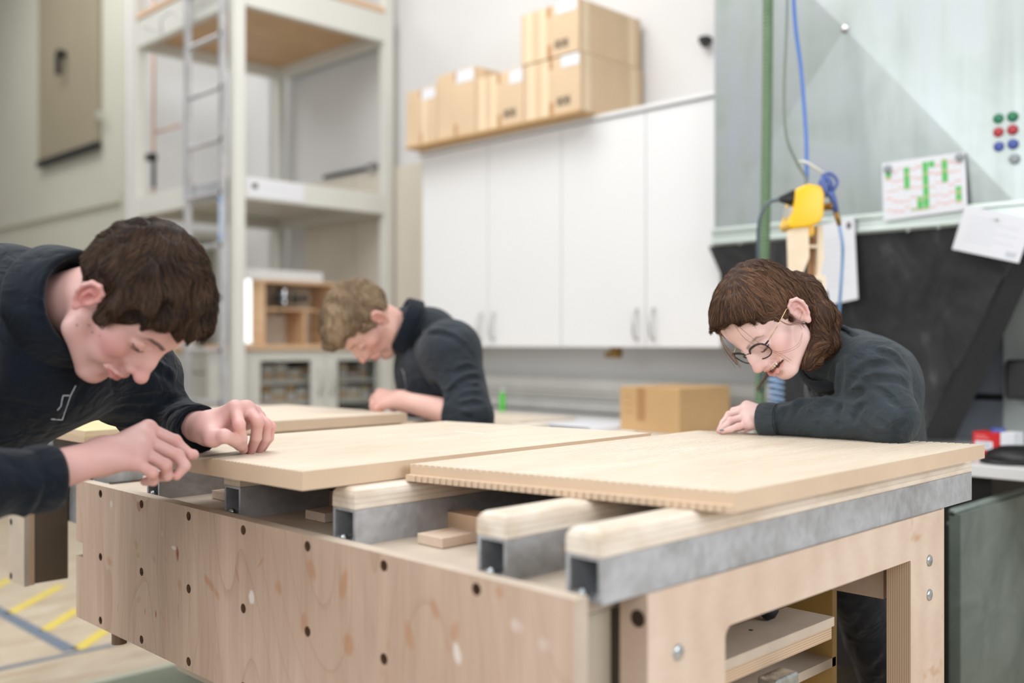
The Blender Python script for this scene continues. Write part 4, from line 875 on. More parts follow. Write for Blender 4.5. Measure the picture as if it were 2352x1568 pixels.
        for ax in range(3):
            a,b=e(ax); m=I[a]!=I[b]; sl=[slice(1,-1)]*3; sl[ax]=slice(None); 
            oth=[x for x in range(3) if x!=ax]; g=np.argwhere(m)
            ok=(g[:,oth[0]]>0)&(g[:,oth[1]]>0)&(g[:,oth[0]]<n[oth[0]])&(g[:,oth[1]]<n[oth[1]]); g=g[ok]
            q=[]
            for (u,v) in ((0,0),(1,0),(1,1),(0,1)):
                h_=g.copy(); h_[:,oth[0]]-=u; h_[:,oth[1]]-=v; q.append(idx[h_[:,0],h_[:,1],h_[:,2]])
            q=np.stack(q,1); ins=I[a][g[:,0],g[:,1],g[:,2]]
            flip=ins if ax!=1 else ~ins
            q[flip]=q[flip][:,::-1]; faces.append(q)
        Q=np.concatenate(faces); Q=Q[(Q>=0).all(1)]; s.V=V; s.Q=Q; return V,Q
    def grad(s,P_):
        i=(P_-s.lo)/s.h; i0=np.clip(np.floor(i).astype(int),1,np.array(s.F.shape)-3); F=s.F; x,y,z=i0.T
        g=np.stack([F[x+1,y,z]-F[x-1,y,z],F[x,y+1,z]-F[x,y-1,z],F[x,y,z+1]-F[x,y,z-1]],1).astype(float)
        l=np.linalg.norm(g,axis=1,keepdims=True)+1e-9; return g/l
    def val(s,P_):
        i=(P_-s.lo)/s.h; i0=np.clip(np.floor(i).astype(int),0,np.array(s.F.shape)-2); f=np.clip(i-i0,0,1); x,y,z=i0.T; F=s.F; out=0
        for a in (0,1):
            for b in (0,1):
                for c_ in (0,1): out=out+F[x+a,y+b,z+c_]*(f[:,0] if a else 1-f[:,0])*(f[:,1] if b else 1-f[:,1])*(f[:,2] if c_ else 1-f[:,2])
        return out
# camera frame (X right, Y depth, Z up from the eye) -> room
def cam2room(V):
    V=np.asarray(V,float); return np.stack([(V[:,1]+V[:,0])/R2,(V[:,1]-V[:,0])/R2,V[:,2]+H],1)
def K(u,v,Y): return np.array([(u-CX)/F*Y,Y,-(v-CY)/F*Y])
def np_mesh(name,V,Q,mats,parent=None,org=(0,0,0),col=None,smooth=True,mi=None):
    me=bpy.data.meshes.new(name); V=np.asarray(V,np.float32)-np.asarray(org,np.float32); n=len(V); Q=np.asarray(Q,np.int32); k=Q.shape[1]
    me.vertices.add(n); me.vertices.foreach_set('co',V.ravel()); me.loops.add(Q.size); me.loops.foreach_set('vertex_index',Q.ravel())
    me.polygons.add(len(Q)); me.polygons.foreach_set('loop_start',np.arange(0,Q.size,k,dtype=np.int32)); me.polygons.foreach_set('loop_total',np.full(len(Q),k,np.int32))
    me.update(calc_edges=True); me.validate()
    me.polygons.foreach_set('use_smooth',np.full(len(me.polygons),smooth))
    for m_ in mats: me.materials.append(M[m_] if isinstance(m_,str) else m_)
    if mi is not None: me.polygons.foreach_set('material_index',np.asarray(mi,np.int32))
    if col is not None:
        at=me.color_attributes.new('Col','FLOAT_COLOR','POINT'); cc=np.ones((n,4),np.float32); cc[:,:3]=col; at.data.foreach_set('color',cc.ravel())
    o=bpy.data.objects.new(name,me); COL.objects.link(o); o.location=org if parent is None else (0,0,0)
    if parent is not None: o.parent=parent
    o['_o']=list(org); return o
def lin(r,g,b): return np.array(c(r,g,b)[:3])
# materials that read the colour attribute
m=NT('skin',.48,0,.4); at=m.n.new('ShaderNodeVertexColor'); at.layer_name='Col'; m.link(at.outputs[0],m.b.inputs['Base Color'])
m.b.inputs['Subsurface Weight'].default_value=.12; m.b.inputs['Subsurface Radius'].default_value=(.012,.004,.002); m.b.inputs['Subsurface Scale'].default_value=.6
nz=m.noise(m.obj(),420,3); m.bump(nz,.12,.0006); M['skin']=m.m
m=NT('hair_strand',.6,0,.18); at=m.n.new('ShaderNodeVertexColor'); at.layer_name='Col'; m.link(at.outputs[0],m.b.inputs['Base Color']); M['hair']=m.m
def fabric(name,lo,hi):
    m=NT(name,.92,0,.15); n1=m.noise(m.obj(),7,5,.6,.6); n2=m.noise(m.obj(),900,2); m.col(m.ramp(m.math('ADD',m.math('MULTIPLY',n1,.8),m.math('MULTIPLY',n2,.2)),[(.35,lo),(.62,hi)]))
    m.b.inputs['Sheen Weight'].default_value=.12; m.b.inputs['Sheen Roughness'].default_value=.5; n3=m.noise(m.mp((1,1,1.6)),15,2,.5,1.2); m.bump(m.math('ADD',m.math('MULTIPLY',n3,1.0),m.math('MULTIPLY',n2,.06)),.55,.022); return m.m
M['sweat']=fabric('charcoal_sweatshirt',c(36,41,47),c(54,60,67)); M['sweat_dark']=fabric('navy_work_shirt',c(10,17,25),c(20,28,38)); M['sweat_w']=fabric('faded_charcoal_sweatshirt',c(42,49,54),c(62,69,74))
M['trousers']=fabric('black_work_trousers',c(20,21,24),c(30,31,35))
M['shoe']=plain('black_work_shoe',c(24,24,26),.6,0,.1)
# ---------------------------------------------------------------- head in its own frame (x forward, y left, z up, origin between the ears)
def head_field(h=.0019,neck=None,neck_r=(.055,.062),smile=0,open_=0,nose=1.0,jaw=1.0,fem=0,hi=(.135,.105,.135),lo=(-.125,-.105,-.235),chin=0.0,nose_up=0.0,md=0.0,cd=0.0,ed=0.0,eb=0.0,ear=(-.010,.077,-.004)):
    f=Field(lo,hi,h); mm=.001
    E=lambda x,y,z,a,b,c_,k=.012,op='u',R=None: f.ell((x*mm,y*mm,z*mm),(a*mm,b*mm,c_*mm),k,op,R)
    m3=md*1000; c3=cd*1000; e3=ed*1000; b3=eb*1000
    E(-3,0,36,97,76,84); E(36,0,40,56,62,54,.02); E(40,0,-20+m3*.3,50,57,58,.02)
    E(66,0,-56+m3,28,31*jaw,32,.018); E(36,0,-70+(m3+c3)/2,42,43*jaw,36,.02)
    for s_ in (1,-1):
        f.cap((.008,s_*.050*jaw,-.055),(.016,s_*.047*jaw,-.074+cd*.6),.017,.016,.02); f.cap((.016,s_*.047*jaw,-.074+cd*.6),(.070,s_*.018,-.101+cd),.015,.013,.02)
        E(54,s_*41,-24,22,17,19,.016); E(62,s_*30,-52+m3,20,15,22,.016)
    E(79+chin*1000,0,-101+c3,15.5,20,15,.016); E(78,0,-86+(m3+c3)/2,16,20,14,.014)
    f.cap((.084,0,.022),(.0885,0,.000),.012,.0115,.012)
    for s_ in (1,-1):
        f.cap((.086,s_*.012,.018+ed),(.072,s_*.044,.022+ed),.0085 if fem else .0110,.007,.012)
        E(97-b3,s_*37,1+e3,14,12.5,10.5,.010,'s'); f.ell((.080-eb*.5,s_*.0175,.001+ed),(.012,.009,.012),.006)
        E(79-b3,s_*32.5,-1.5+e3,13.5,15.5,11.5,.004)
        f.chain([(.0905-eb,s_*.021,-.006+ed),(.0935-eb,s_*.031,-.0085+ed),(.084-eb,s_*.046,-.004+ed)],[.0017]*3,.003)
        f.chain([(.094-eb,s_*.019,.0075+ed),(.0945-eb,s_*.032,.0095+ed),(.084-eb,s_*.046,.007+ed)],[.0012]*3,.003,op='s')
    nz=nose; zt=-.037+nose_up
    for s_ in (1,-1): f.cap((.0835,s_*.011,.004),(.0885,s_*.0145,zt+.002),.0095,.0105,.012); f.cap((.0920,s_*.006,-.010),(.0965,s_*.0085,zt+.008),.0085,.0092,.010)
    f.cap((.0905,0,.010),(.105,0,-.016),.0082,.0088,.012); f.cap((.105,0,-.016),(.095+.019*nz,0,zt),.0086,.0095,.009); E(95+19*nz,0,zt*1000-2,11,10.6,9.8,.007)
    for s_ in (1,-1):
        E(100.5,s_*11.8,zt*1000-5,10.5,8.0,8.4,.006); f.cap((.1075,s_*.0062,zt-.0145),(.102,s_*.0065,zt-.006),.0030,.0028,.0025,op='s')
        f.chain([(.090,s_*.0225,zt-.008),(.0865,s_*.028,-.056+md),(.080,s_*.033,-.070+md)],[.0008,.0010,.0008],.004,op='s')
    E(101,0,zt*1000-10,6.5,5.5,5.5,.006)
    wl=.024+.008*smile; cz=-.067+.007*smile+md; cx_=.089-.005*smile
    gap=.0065*open_
    up=[(.1030,0,-.0615+md),(.1025,.006,-.0605+md),(.0985,.014,-.0625+.002*smile+md),(cx_,wl,cz)]; lo_=[(.1010,0,-.0735-gap+md),(.0985,.012,-.0730-gap+.003*smile+md),(cx_,wl,cz-.001)]
    f.cap((.098,0,zt-.014),(.0985,0,-.060+md),.0075,.0075,.008)
    for s_ in (1,-1):
        f.chain([(x,s_*y,z) for x,y,z in up],[.0043,.0043,.0036,.0020],.005); f.chain([(x,s_*y,z) for x,y,z in lo_],[.0048,.0042,.0020],.006)
        sl=[(.1085,0,-.0672-gap*.5+md),(.103,s_*.013,-.0668-gap*.5+.003*smile+md),(cx_+.003,s_*wl,cz)]
        f.chain(sl,[.0011+gap*.62,.0010+gap*.62,.0008+gap*.2],.0015,op='s')
        if open_: f.chain([(.095,0,-.0672-gap*.5+md),(.091,s_*.013,-.0665-gap*.5+.003*smile+md),(cx_-.008,s_*wl*.9,cz)],[.004+gap*.5,.003+gap*.5,.001],.0015,op='s')
        if smile: E(66,s_*39,-33,17,12,15,.014)
    E(96,0,-87+(m3+c3)/2,7,14,4,.008,'s')
    for s_ in (1,-1):
        R=np.array(Matrix.Rotation(s_*-.42,3,'Z')@Matrix.Rotation(-.16,3,'Y')); o=np.array([ear[0],s_*ear[1],ear[2]])
        T=lambda x,y,z:o+R@np.array([x,s_*y,z])
        f.ell(o+R@np.array([-.001,s_*.001,.0]),(.0155,.0065,.027),.003,'u',R)
        hl=[T(.011,.001,-.004),T(.014,.004,.010),T(.011,.007,.023),T(.000,.009,.0300),T(-.011,.009,.025),T(-.0165,.009,.012),T(-.0165,.008,-.002),T(-.012,.007,-.015),T(-.005,.006,-.024)]
        f.chain(hl,[.0030,.0034,.0036,.0038,.0038,.0036,.0032,.003,.0038],.0025); f.ell(T(-.002,.005,-.0255),(.0075,.0052,.0085),.004)
        f.ell(T(.002,.0085,.000),(.0090,.0050,.0120),.002,'s',R); f.chain([T(.008,.008,.019),T(-.004,.0095,.020),T(-.010,.0095,.008),T(-.009,.009,-.004)],[.0022,.0026,.0026,.002],.002,op='s')
        f.chain([T(.005,.006,.012),T(-.004,.007,.011),T(-.0065,.007,-.001),T(-.003,.006,-.012)],[.002,.0024,.0024,.0024],.003); f.ell(T(.0095,.004,-.006),(.004,.0045,.006),.003)
    if neck is not None: f.cap((-.022,0,-.035),neck,neck_r[0],neck_r[1],.022)
    return f
def head_colors(V,base,flush,lip,fem=0,smile=0,moles=(),brow=None,open_=0,seed=0,md=0.,ed=0.,eb=0.,ear=(-.010,.077,-.004),redear=.6,lipamt=.6):
    V0=V; V=V.copy()
    n=len(V); C=np.tile(base,(n,1)); g=lambda p,r: np.exp(-(((V-np.array(p))/np.array(r))**2).sum(1))[:,None]
    for s_ in (1,-1):
        C=C*(1-.55*g((.066,s_*.045,-.035),(.03,.02,.026)))+flush*(.55*g((.066,s_*.045,-.035),(.03,.02,.026)))
        w_=redear*g((ear[0],s_*.084,ear[2]+.004),(.024,.009,.034)); C=C*(1-w_)+flush*w_
    w_=.6*g((.116,0,-.04),(.016,.016,.016)); C=C*(1-w_)+flush*w_
    y=np.abs(V[:,1]); x=V[:,0]; z=V[:,2]; wl=.025+.008*smile; gap=.0065*open_
    zc=-.067+md+.004*smile*(y/wl)**1.5; d=np.abs(z-zc+ (gap*.5)); hh=.0100*np.clip(1-(y/wl)**2,0,1)**.6+gap*.4
    w_=(lipamt*(np.clip((hh-d)/.003,0,1))*(x>.080)*(y<wl))[:,None]; C=C*(1-w_)+lip*w_
    if open_:
        dk=(np.clip((gap*.55-np.abs(z-zc+gap*.5))/.001,0,1)*(x<.0965)*(x>.07)*(y<wl*.95))[:,None]; C=C*(1-dk)+np.array([.05,.012,.01])*dk
    bc=brow if brow is not None else np.array([.03,.02,.015])
    def seg(pts,r,col,amt,C):
        P3=np.array(pts); D=np.full(n,9.)
        for i in range(len(P3)-1):
            p,q=P3[i],P3[i+1]; d_=q-p; t=np.clip(((V-p)@d_)/(d_@d_),0,1); D=np.minimum(D,np.linalg.norm(V-p-t[:,None]*d_,axis=1)/(r[i]+(r[i+1]-r[i])*t))
        w_=(np.clip(1.6-1.6*D,0,1)*amt)[:,None]; return C*(1-w_)+col*w_
    for s_ in (1,-1):
        C=seg([(.100,s_*.011,.017+ed),(.097,s_*.026,.0225+ed),(.084,s_*.041,.0235+ed),(.076,s_*.050,.017+ed)],[.0045,.006 if not fem else .0045,.0055 if not fem else .004,.002],bc,.85 if not fem else .6,C)
        C=seg([(.092-eb,s_*.019,-.0072+ed),(.095-eb,s_*.031,-.0098+ed),(.084-eb,s_*.048,-.004+ed)],[.0025,.0036,.0026],np.array([.02,.013,.01]),.95,C)
    for p in moles:
        w_=(np.clip(1.5-np.linalg.norm(V-np.array(p),axis=1)/.0016,0,1)*.65)[:,None]; C=C*(1-w_)+np.array([.16,.07,.045])*w_
    rg=np.random.default_rng(seed); nz=np.zeros(n)
    for _ in range(6):
        k_=rg.normal(0,70,3); nz+=np.sin(V@k_+rg.uniform(0,6))
    return C*(1+.02*nz[:,None])
def inpoly(px,pz,poly):
    """signed distance to a polygon (negative inside)"""
    d=np.full(px.shape,1e9,np.float32); s_=np.ones(px.shape,np.float32); n=len(poly)
    for i in range(n):
        (ax,az),(bx_,bz)=poly[i],poly[i-1]; ex,ez=bx_-ax,bz-az; wx,wz=px-ax,pz-az
        t=np.clip((wx*ex+wz*ez)/(ex*ex+ez*ez),0,1); d=np.minimum(d,(wx-ex*t)**2+(wz-ez*t)**2)
        c1=pz>=az; c2=pz<bz; c3=ex*wz>ez*wx; flip=(c1&c2&c3)|(~c1&~c2&~c3); s_=np.where(flip,-s_,s_)
    return s_*np.sqrt(d)
def ribbons(roots,steps,widths,cols,taper=True,norm=None):
    """steps: (n,m,3) points; returns verts, quads, colours"""
    n,m_,_=steps.shape; T=np.gradient(steps,axis=1); T/=np.linalg.norm(T,axis=2,keepdims=True)+1e-9
    S_=np.cross(T,norm); S_/=np.linalg.norm(S_,axis=2,keepdims=True)+1e-9
    prof=np.sin(np.linspace(.35,1,m_)*math.pi*.98)**.6 if taper else np.ones(m_)
    prof=np.interp(np.linspace(0,1,m_),[0,.15,.7,1],[.6,1,.85,.08])
    w_=widths[:,None,None]*prof[None,:,None]*.5
    A=steps-S_*w_; B=steps+S_*w_+norm*0; V=np.stack([A,B],2).reshape(n*m_*2,3)
    base=(np.arange(n)*m_*2)[:,None]+ (np.arange(m_-1)*2)[None,:]; base=base.ravel(); Q=np.stack([base,base+1,base+3,base+2],1)
    C=np.repeat(cols,m_*2,axis=0) if cols.ndim==2 else cols.reshape(-1,3); return V,Q,C
def grow(f,V,Q,mask,n,length,dirfn,seed=0,m_=7,lift=.2,width=(.0008,.0016),colfn=None,depth=.002,wob=.25,off=.0008,clump=0):
    """strands over the hair volume f, following dirfn(p,nrm)"""
    rg=np.random.default_rng(seed); tri=np.concatenate([Q[:,[0,1,2]],Q[:,[0,2,3]]]); a,b,c_=V[tri[:,0]],V[tri[:,1]],V[tri[:,2]]
    cen=(a+b+c_)/3; ok=mask(cen); tri=tri[ok]; a,b,c_=a[ok],b[ok],c_[ok]; ar=np.linalg.norm(np.cross(b-a,c_-a),axis=1); pr=ar/ar.sum()
    i=rg.choice(len(tri),n,p=pr); u=rg.random((n,1)); v=rg.random((n,1)); fl=(u+v)>1; u=np.where(fl,1-u,u); v=np.where(fl,1-v,v)
    p=a[i]+(b[i]-a[i])*u+(c_[i]-a[i])*v; L=rg.uniform(length[0],length[1],n); ds=(L/(m_-1))[:,None]; pts=[];nor=[]
    tgt=-depth*rg.random(n); nr=f.grad(p); p=p+nr*tgt[:,None]; w0=rg.normal(0,wob,(n,3)); hgt=rg.random(n)*off*3
    if clump: 
        k_=rg.normal(0,1,(3,3))*clump
        w0+=np.sin(p@k_+rg.uniform(0,6,3))*wob*1.6
    for s_ in range(m_):
        nr=f.grad(p); pts.append(p.copy()); nor.append(nr)
        d=dirfn(p,nr)+w0; d-=nr*(d*nr).sum(1,keepdims=True); d/=np.linalg.norm(d,axis=1,keepdims=True)+1e-9
        q=p+d*ds; val=f.val(q); t=tgt+ (off+hgt)*(s_+1)/m_+lift*ds[:,0]*(s_/m_)*.5
        corr=np.clip(val-t,-.004,.004)*.8; q=q-f.grad(q)*corr[:,None]; p=q
    st=np.stack(pts,1); nn=np.stack(nor,1); tw=rg.normal(0,.35,(n,1,3)); nn=nn+tw; nn/=np.linalg.norm(nn,axis=2,keepdims=True)
    W_=rg.uniform(width[0],width[1],n); return ribbons(None,st,W_,colfn(rg,n,st),True,nn)
def merge(parts):
    V=[];Q=[];C=[];o=0
    for v,q,cc in parts: V.append(v);Q.append(q+o);C.append(cc);o+=len(v)
    return np.concatenate(V),np.concatenate(Q),np.concatenate(C)
def paint(V,base,flush=None,spots=(),seed=0):
    C=np.tile(base,(len(V),1)); 
    for p,r in spots:
        w_=(.45*np.exp(-(np.linalg.norm(V-np.array(p),axis=1)/r)**2))[:,None]; C=C*(1-w_)+flush*w_
    rg=np.random.default_rng(seed); nz=np.zeros(len(V))
    for _ in range(8): nz+=np.sin(V@rg.normal(0,60,3)+rg.uniform(0,6))
    return C*(1+.015*nz[:,None])
def lashes(pose,par,ed=0.,eb=0.,col=None):
    mb=MB()
    for s_ in (1,-1):
        for i in range(20):
            t=.12+.88*i/19; y=.019+.029*t; x=.0935-.5*abs(y-.030)**1.6*9-eb; p=np.array([x,s_*y,-.0085+ed+.003*abs(t-.5)]); d=np.array([.8,s_*(t-.35)*.9,-.45]); q=p+d*.0022; r=q+d*.0012+np.array([.0008,0,.0008])
            mb.tube([Vector(v) for v in cam2room(pose.out(np.array([p,q,r])))],.0004,5,0,[.0005,.00035,.0001])
    return mb.build('eyelashes',plain('dark_lash',c(30,22,18),.7),par)
class Pose:
    def __init__(s,R,t,sc_=1.0): s.R=np.array(R)*sc_; s.t=np.array(t)
    def out(s,V): return np.asarray(V)@s.R.T+s.t          # head frame -> camera frame
    def inn(s,P_): return (np.asarray(P_)-s.t)@np.linalg.inv(s.R).T
# ================================================================ people
def person(label,parts,org_cam,mats=('skin',)):
    V,Q,C=merge(parts); org=cam2room(np.array([org_cam]))[0]; org[2]=0
    o=np_mesh('person',cam2room(V),Q,mats,None,org,C); o['_o']=list(org); tag(o,label,'person'); return o
def child(name,f_or_VQ,mat,par,pose=None,col=None,smooth=True):
    V,Q=f_or_VQ if isinstance(f_or_VQ,tuple) else f_or_VQ.mesh()
    if pose is not None: V=pose.out(V)
    return np_mesh(name,cam2room(V),Q,[mat],par,tuple(par['_o']),col,smooth)
def hand(f,wrist,fingers,thumb,pr=.013,fr=.0085,elbow=None,er=.034,wr=.0245,extra=None):
    w0=np.array(wrist)
    for i,fg in enumerate(fingers):
        fg=[np.array(p) for p in fg]; s_=(1,1.03,.97,.86)[i]; f.cap(w0+(fg[0]-w0)*.12,fg[0],.018,.0125,.016)
        rs=[fr*1.22*s_,fr*1.08*s_,fr*1.0*s_,fr*.84*s_]; f.cap(w0+(fg[0]-w0)*.6,fg[0],.013,fr*1.25*s_,.012)
        f.chain(fg,rs[:len(fg)] if len(fg)==4 else [rs[0],rs[1],rs[3]],.0035)
        f.ell(fg[0],(fr*1.3,)*3,.006); f.ell(fg[1],(fr*1.14*s_,)*3,.003)
    for i in range(len(fingers)-1):
        a=np.array(fingers[i][0]);b=np.array(fingers[i+1][0]); m_=(a+b)/2; f.cap(w0+(m_-w0)*.25,w0+(m_-w0)*.88,.016,pr,.014)
    t=[np.array(p) for p in thumb]; f.cap(w0,t[0],.019,.016,.016); f.chain(t,[.0155,.0115,.0105,.0090][:len(t)] if len(t)==4 else [.0155,.0112,.0092],.005)
    if elbow is not None: f.cap(elbow,w0,er,wr,.02)
    return f
def lohi(pts,m_): P_=np.array(pts); return P_.min(0)-m_,P_.max(0)+m_
def hairvol(poly,blobs,h=.0026,hi=(.16,.125,.165),lo=(-.17,-.125,-.2),k=.008,ears=True,extra=None,earr=(.024,.026,.032),ear=(-.008,.088,-.004)):
    f=Field(lo,hi,h)
    for (x,y,z,a,b,c_) in blobs: f.ell((x*.001,y*.001,z*.001),(a*.001,b*.001,c_*.001),.02)
    X,Zg=np.meshgrid(f.ax[0],f.ax[2],indexing='ij'); D=inpoly(X,Zg,poly)[:,None,:]*np.ones((1,f.F.shape[1],1),np.float32)
    f._mix((slice(None),)*3,D.astype(np.float32),k,'i')
    if ears:
        for s_ in (1,-1): f.ell((ear[0],s_*ear[1],ear[2]),earr,.005,'s')
    if extra: extra(f)
    return f
def haircols(lo,hi,spread=1.0):
    def fn(rg,n,st):
        t=rg.random((n,1)); cl=(np.sin(st[:,0]@rg.normal(0,90,3))+np.sin(st[:,0]@rg.normal(0,60,3)))*.18+.0; t=np.clip(t*spread+cl[:,None],0,1); return lo+(hi-lo)*t
    return fn
shoeparts=[]
def lower_body(par,pel,kn,an,name='trousers',toe=(0.5,0,0)):
    """pelvis, knees, ankles in the camera frame"""
    pts=[pel]+list(kn)+list(an); lo,hi=lohi(pts,.24); f=Field(lo,hi,.011); pel=np.array(pel)
    d=np.array(kn[0])-np.array(kn[1]); d[2]=0; d/=np.linalg.norm(d)+1e-9
    f.ell(pel,(.155,.13,.13),.03)
    for s_,k_,a_ in ((1,kn[0],an[0]),(-1,kn[1],an[1])):
        hp=pel+d*s_*.085+np.array([0,0,-.04]); f.cap(hp,k_,.092,.066,.04,wr=.006,wf=30); f.cap(k_,a_,.068,.058,.03,wr=.007,wf=40,seed=3)
    child(name,f,'trousers',par)
    for a_ in an:
        a_=np.array(a_); t=np.array(toe,float); t/=np.linalg.norm(t); g=Field(*lohi([a_,a_+t*.2,a_*[1,1,0]+[0,0,-H+.03]],.08),.007)
        b=a_.copy(); b[2]=-H+.045; g.cap(b-t*.05,b+t*.02,.044,.044,.02).cap(b+t*.02,b+t*.17,.042,.034,.02); g.cap(b,b+[0,0,.06],.042,.046,.02)
        g._mix((slice(None),)*3,(-H+.003-g.ax[2])[None,None,:]*np.ones(g.F.shape,np.float32),0,'i'); child('shoe',g,'shoe',par)
def inner_body(pts,rs,h=.014):
    f=Field(*lohi(pts,.16),h)
    for (a,b,ra,rb) in rs: f.cap(pts[a],pts[b],ra,rb,.03)
    return f
def fold(f,px,r=.006,h=.003,op='u',Y0=1.2,Y1=1.9,k=.012):
    pts=[]
    px=[np.array(p,float) for p in px]; q=[2*px[0]-px[1]]+px+[2*px[-1]-px[-2]]
    for i in range(1,len(q)-2):
        for t in np.linspace(0,1,5)[:-1]:
            a,b,c_,d=q[i-1],q[i],q[i+1],q[i+2]; u,v=.5*((2*b)+(c_-a)*t+(2*a-5*b+4*c_-d)*t*t+(3*b-a-3*c_+d)*t**3)
            Y=np.arange(Y0,Y1,.004); P_=np.array([K(u,v,y) for y in Y]); val=f.val(np.clip(P_,f.lo,f.lo+f.h*(np.array(f.F.shape)-2))); j=np.argmax(val<0)
            if val[j]<0: pts.append(P_[j])
    if len(pts)<3: return
    pts=np.array(pts); g=f.grad(pts); c_=pts-g*(r-h) if op=='u' else pts+g*(r-h); n=len(c_)
    rr=r*np.interp(np.linspace(0,1,n),[0,.25,.75,1],[.45,1,1,.35])
    f.chain(c_,rr,k,op=op)
def folds(f,lst,Y0,Y1,r=.0065,h=.0035):
    for px in lst: fold(f,px,r,h,'u',Y0,Y1,.007)
    for px in lst: fold(f,[(x+2,y+7) for x,y in px],r*.8,h*.9,'s',Y0-.05,Y1,.009)
def collar(par,cc,ax,R,mat,prof=None,name='collar'):
    a=cam2room(np.array([cc,cc+ax])); P0=[(-.026,-.034),(-.018,-.014),(-.006,.004),(-.002,.022),(.003,.026),(.009,.022),(.016,.004),(.024,-.020),(.029,-.038),(.027,-.044),(.022,-.040),(.014,-.015),(.006,.002),(-.002,-.010)]
    return MB().lathe(Vector(a[0]),Vector(a[1]-a[0]),[(R+x,y) for x,y in (prof or P0)],48).build(name,mat,par)
def cuff(par,c0,d,r,mat,w=.03,t=.004,name='cuff'):
    d=np.array(d,float); d/=np.linalg.norm(d); a=cam2room(np.array([c0-d*w,c0])); prof=[(r-t,-w*.2),(r-t*.6,w*.96),(r,w*1.0),(r+t*.6,w*.97),(r+t,w*.8),(r+t*1.1,w*.4),(r+t*.7,.1*w),(r-t*.2,-.1*w)]
    return MB().lathe(Vector(a[0]),Vector(a[1]-a[0]),prof,36).build(name,mat,par)
SK=dict(base=lin(212,166,148),flush=lin(206,124,112),lip=lin(186,100,96))
DEV=globals().get('DEV',None)
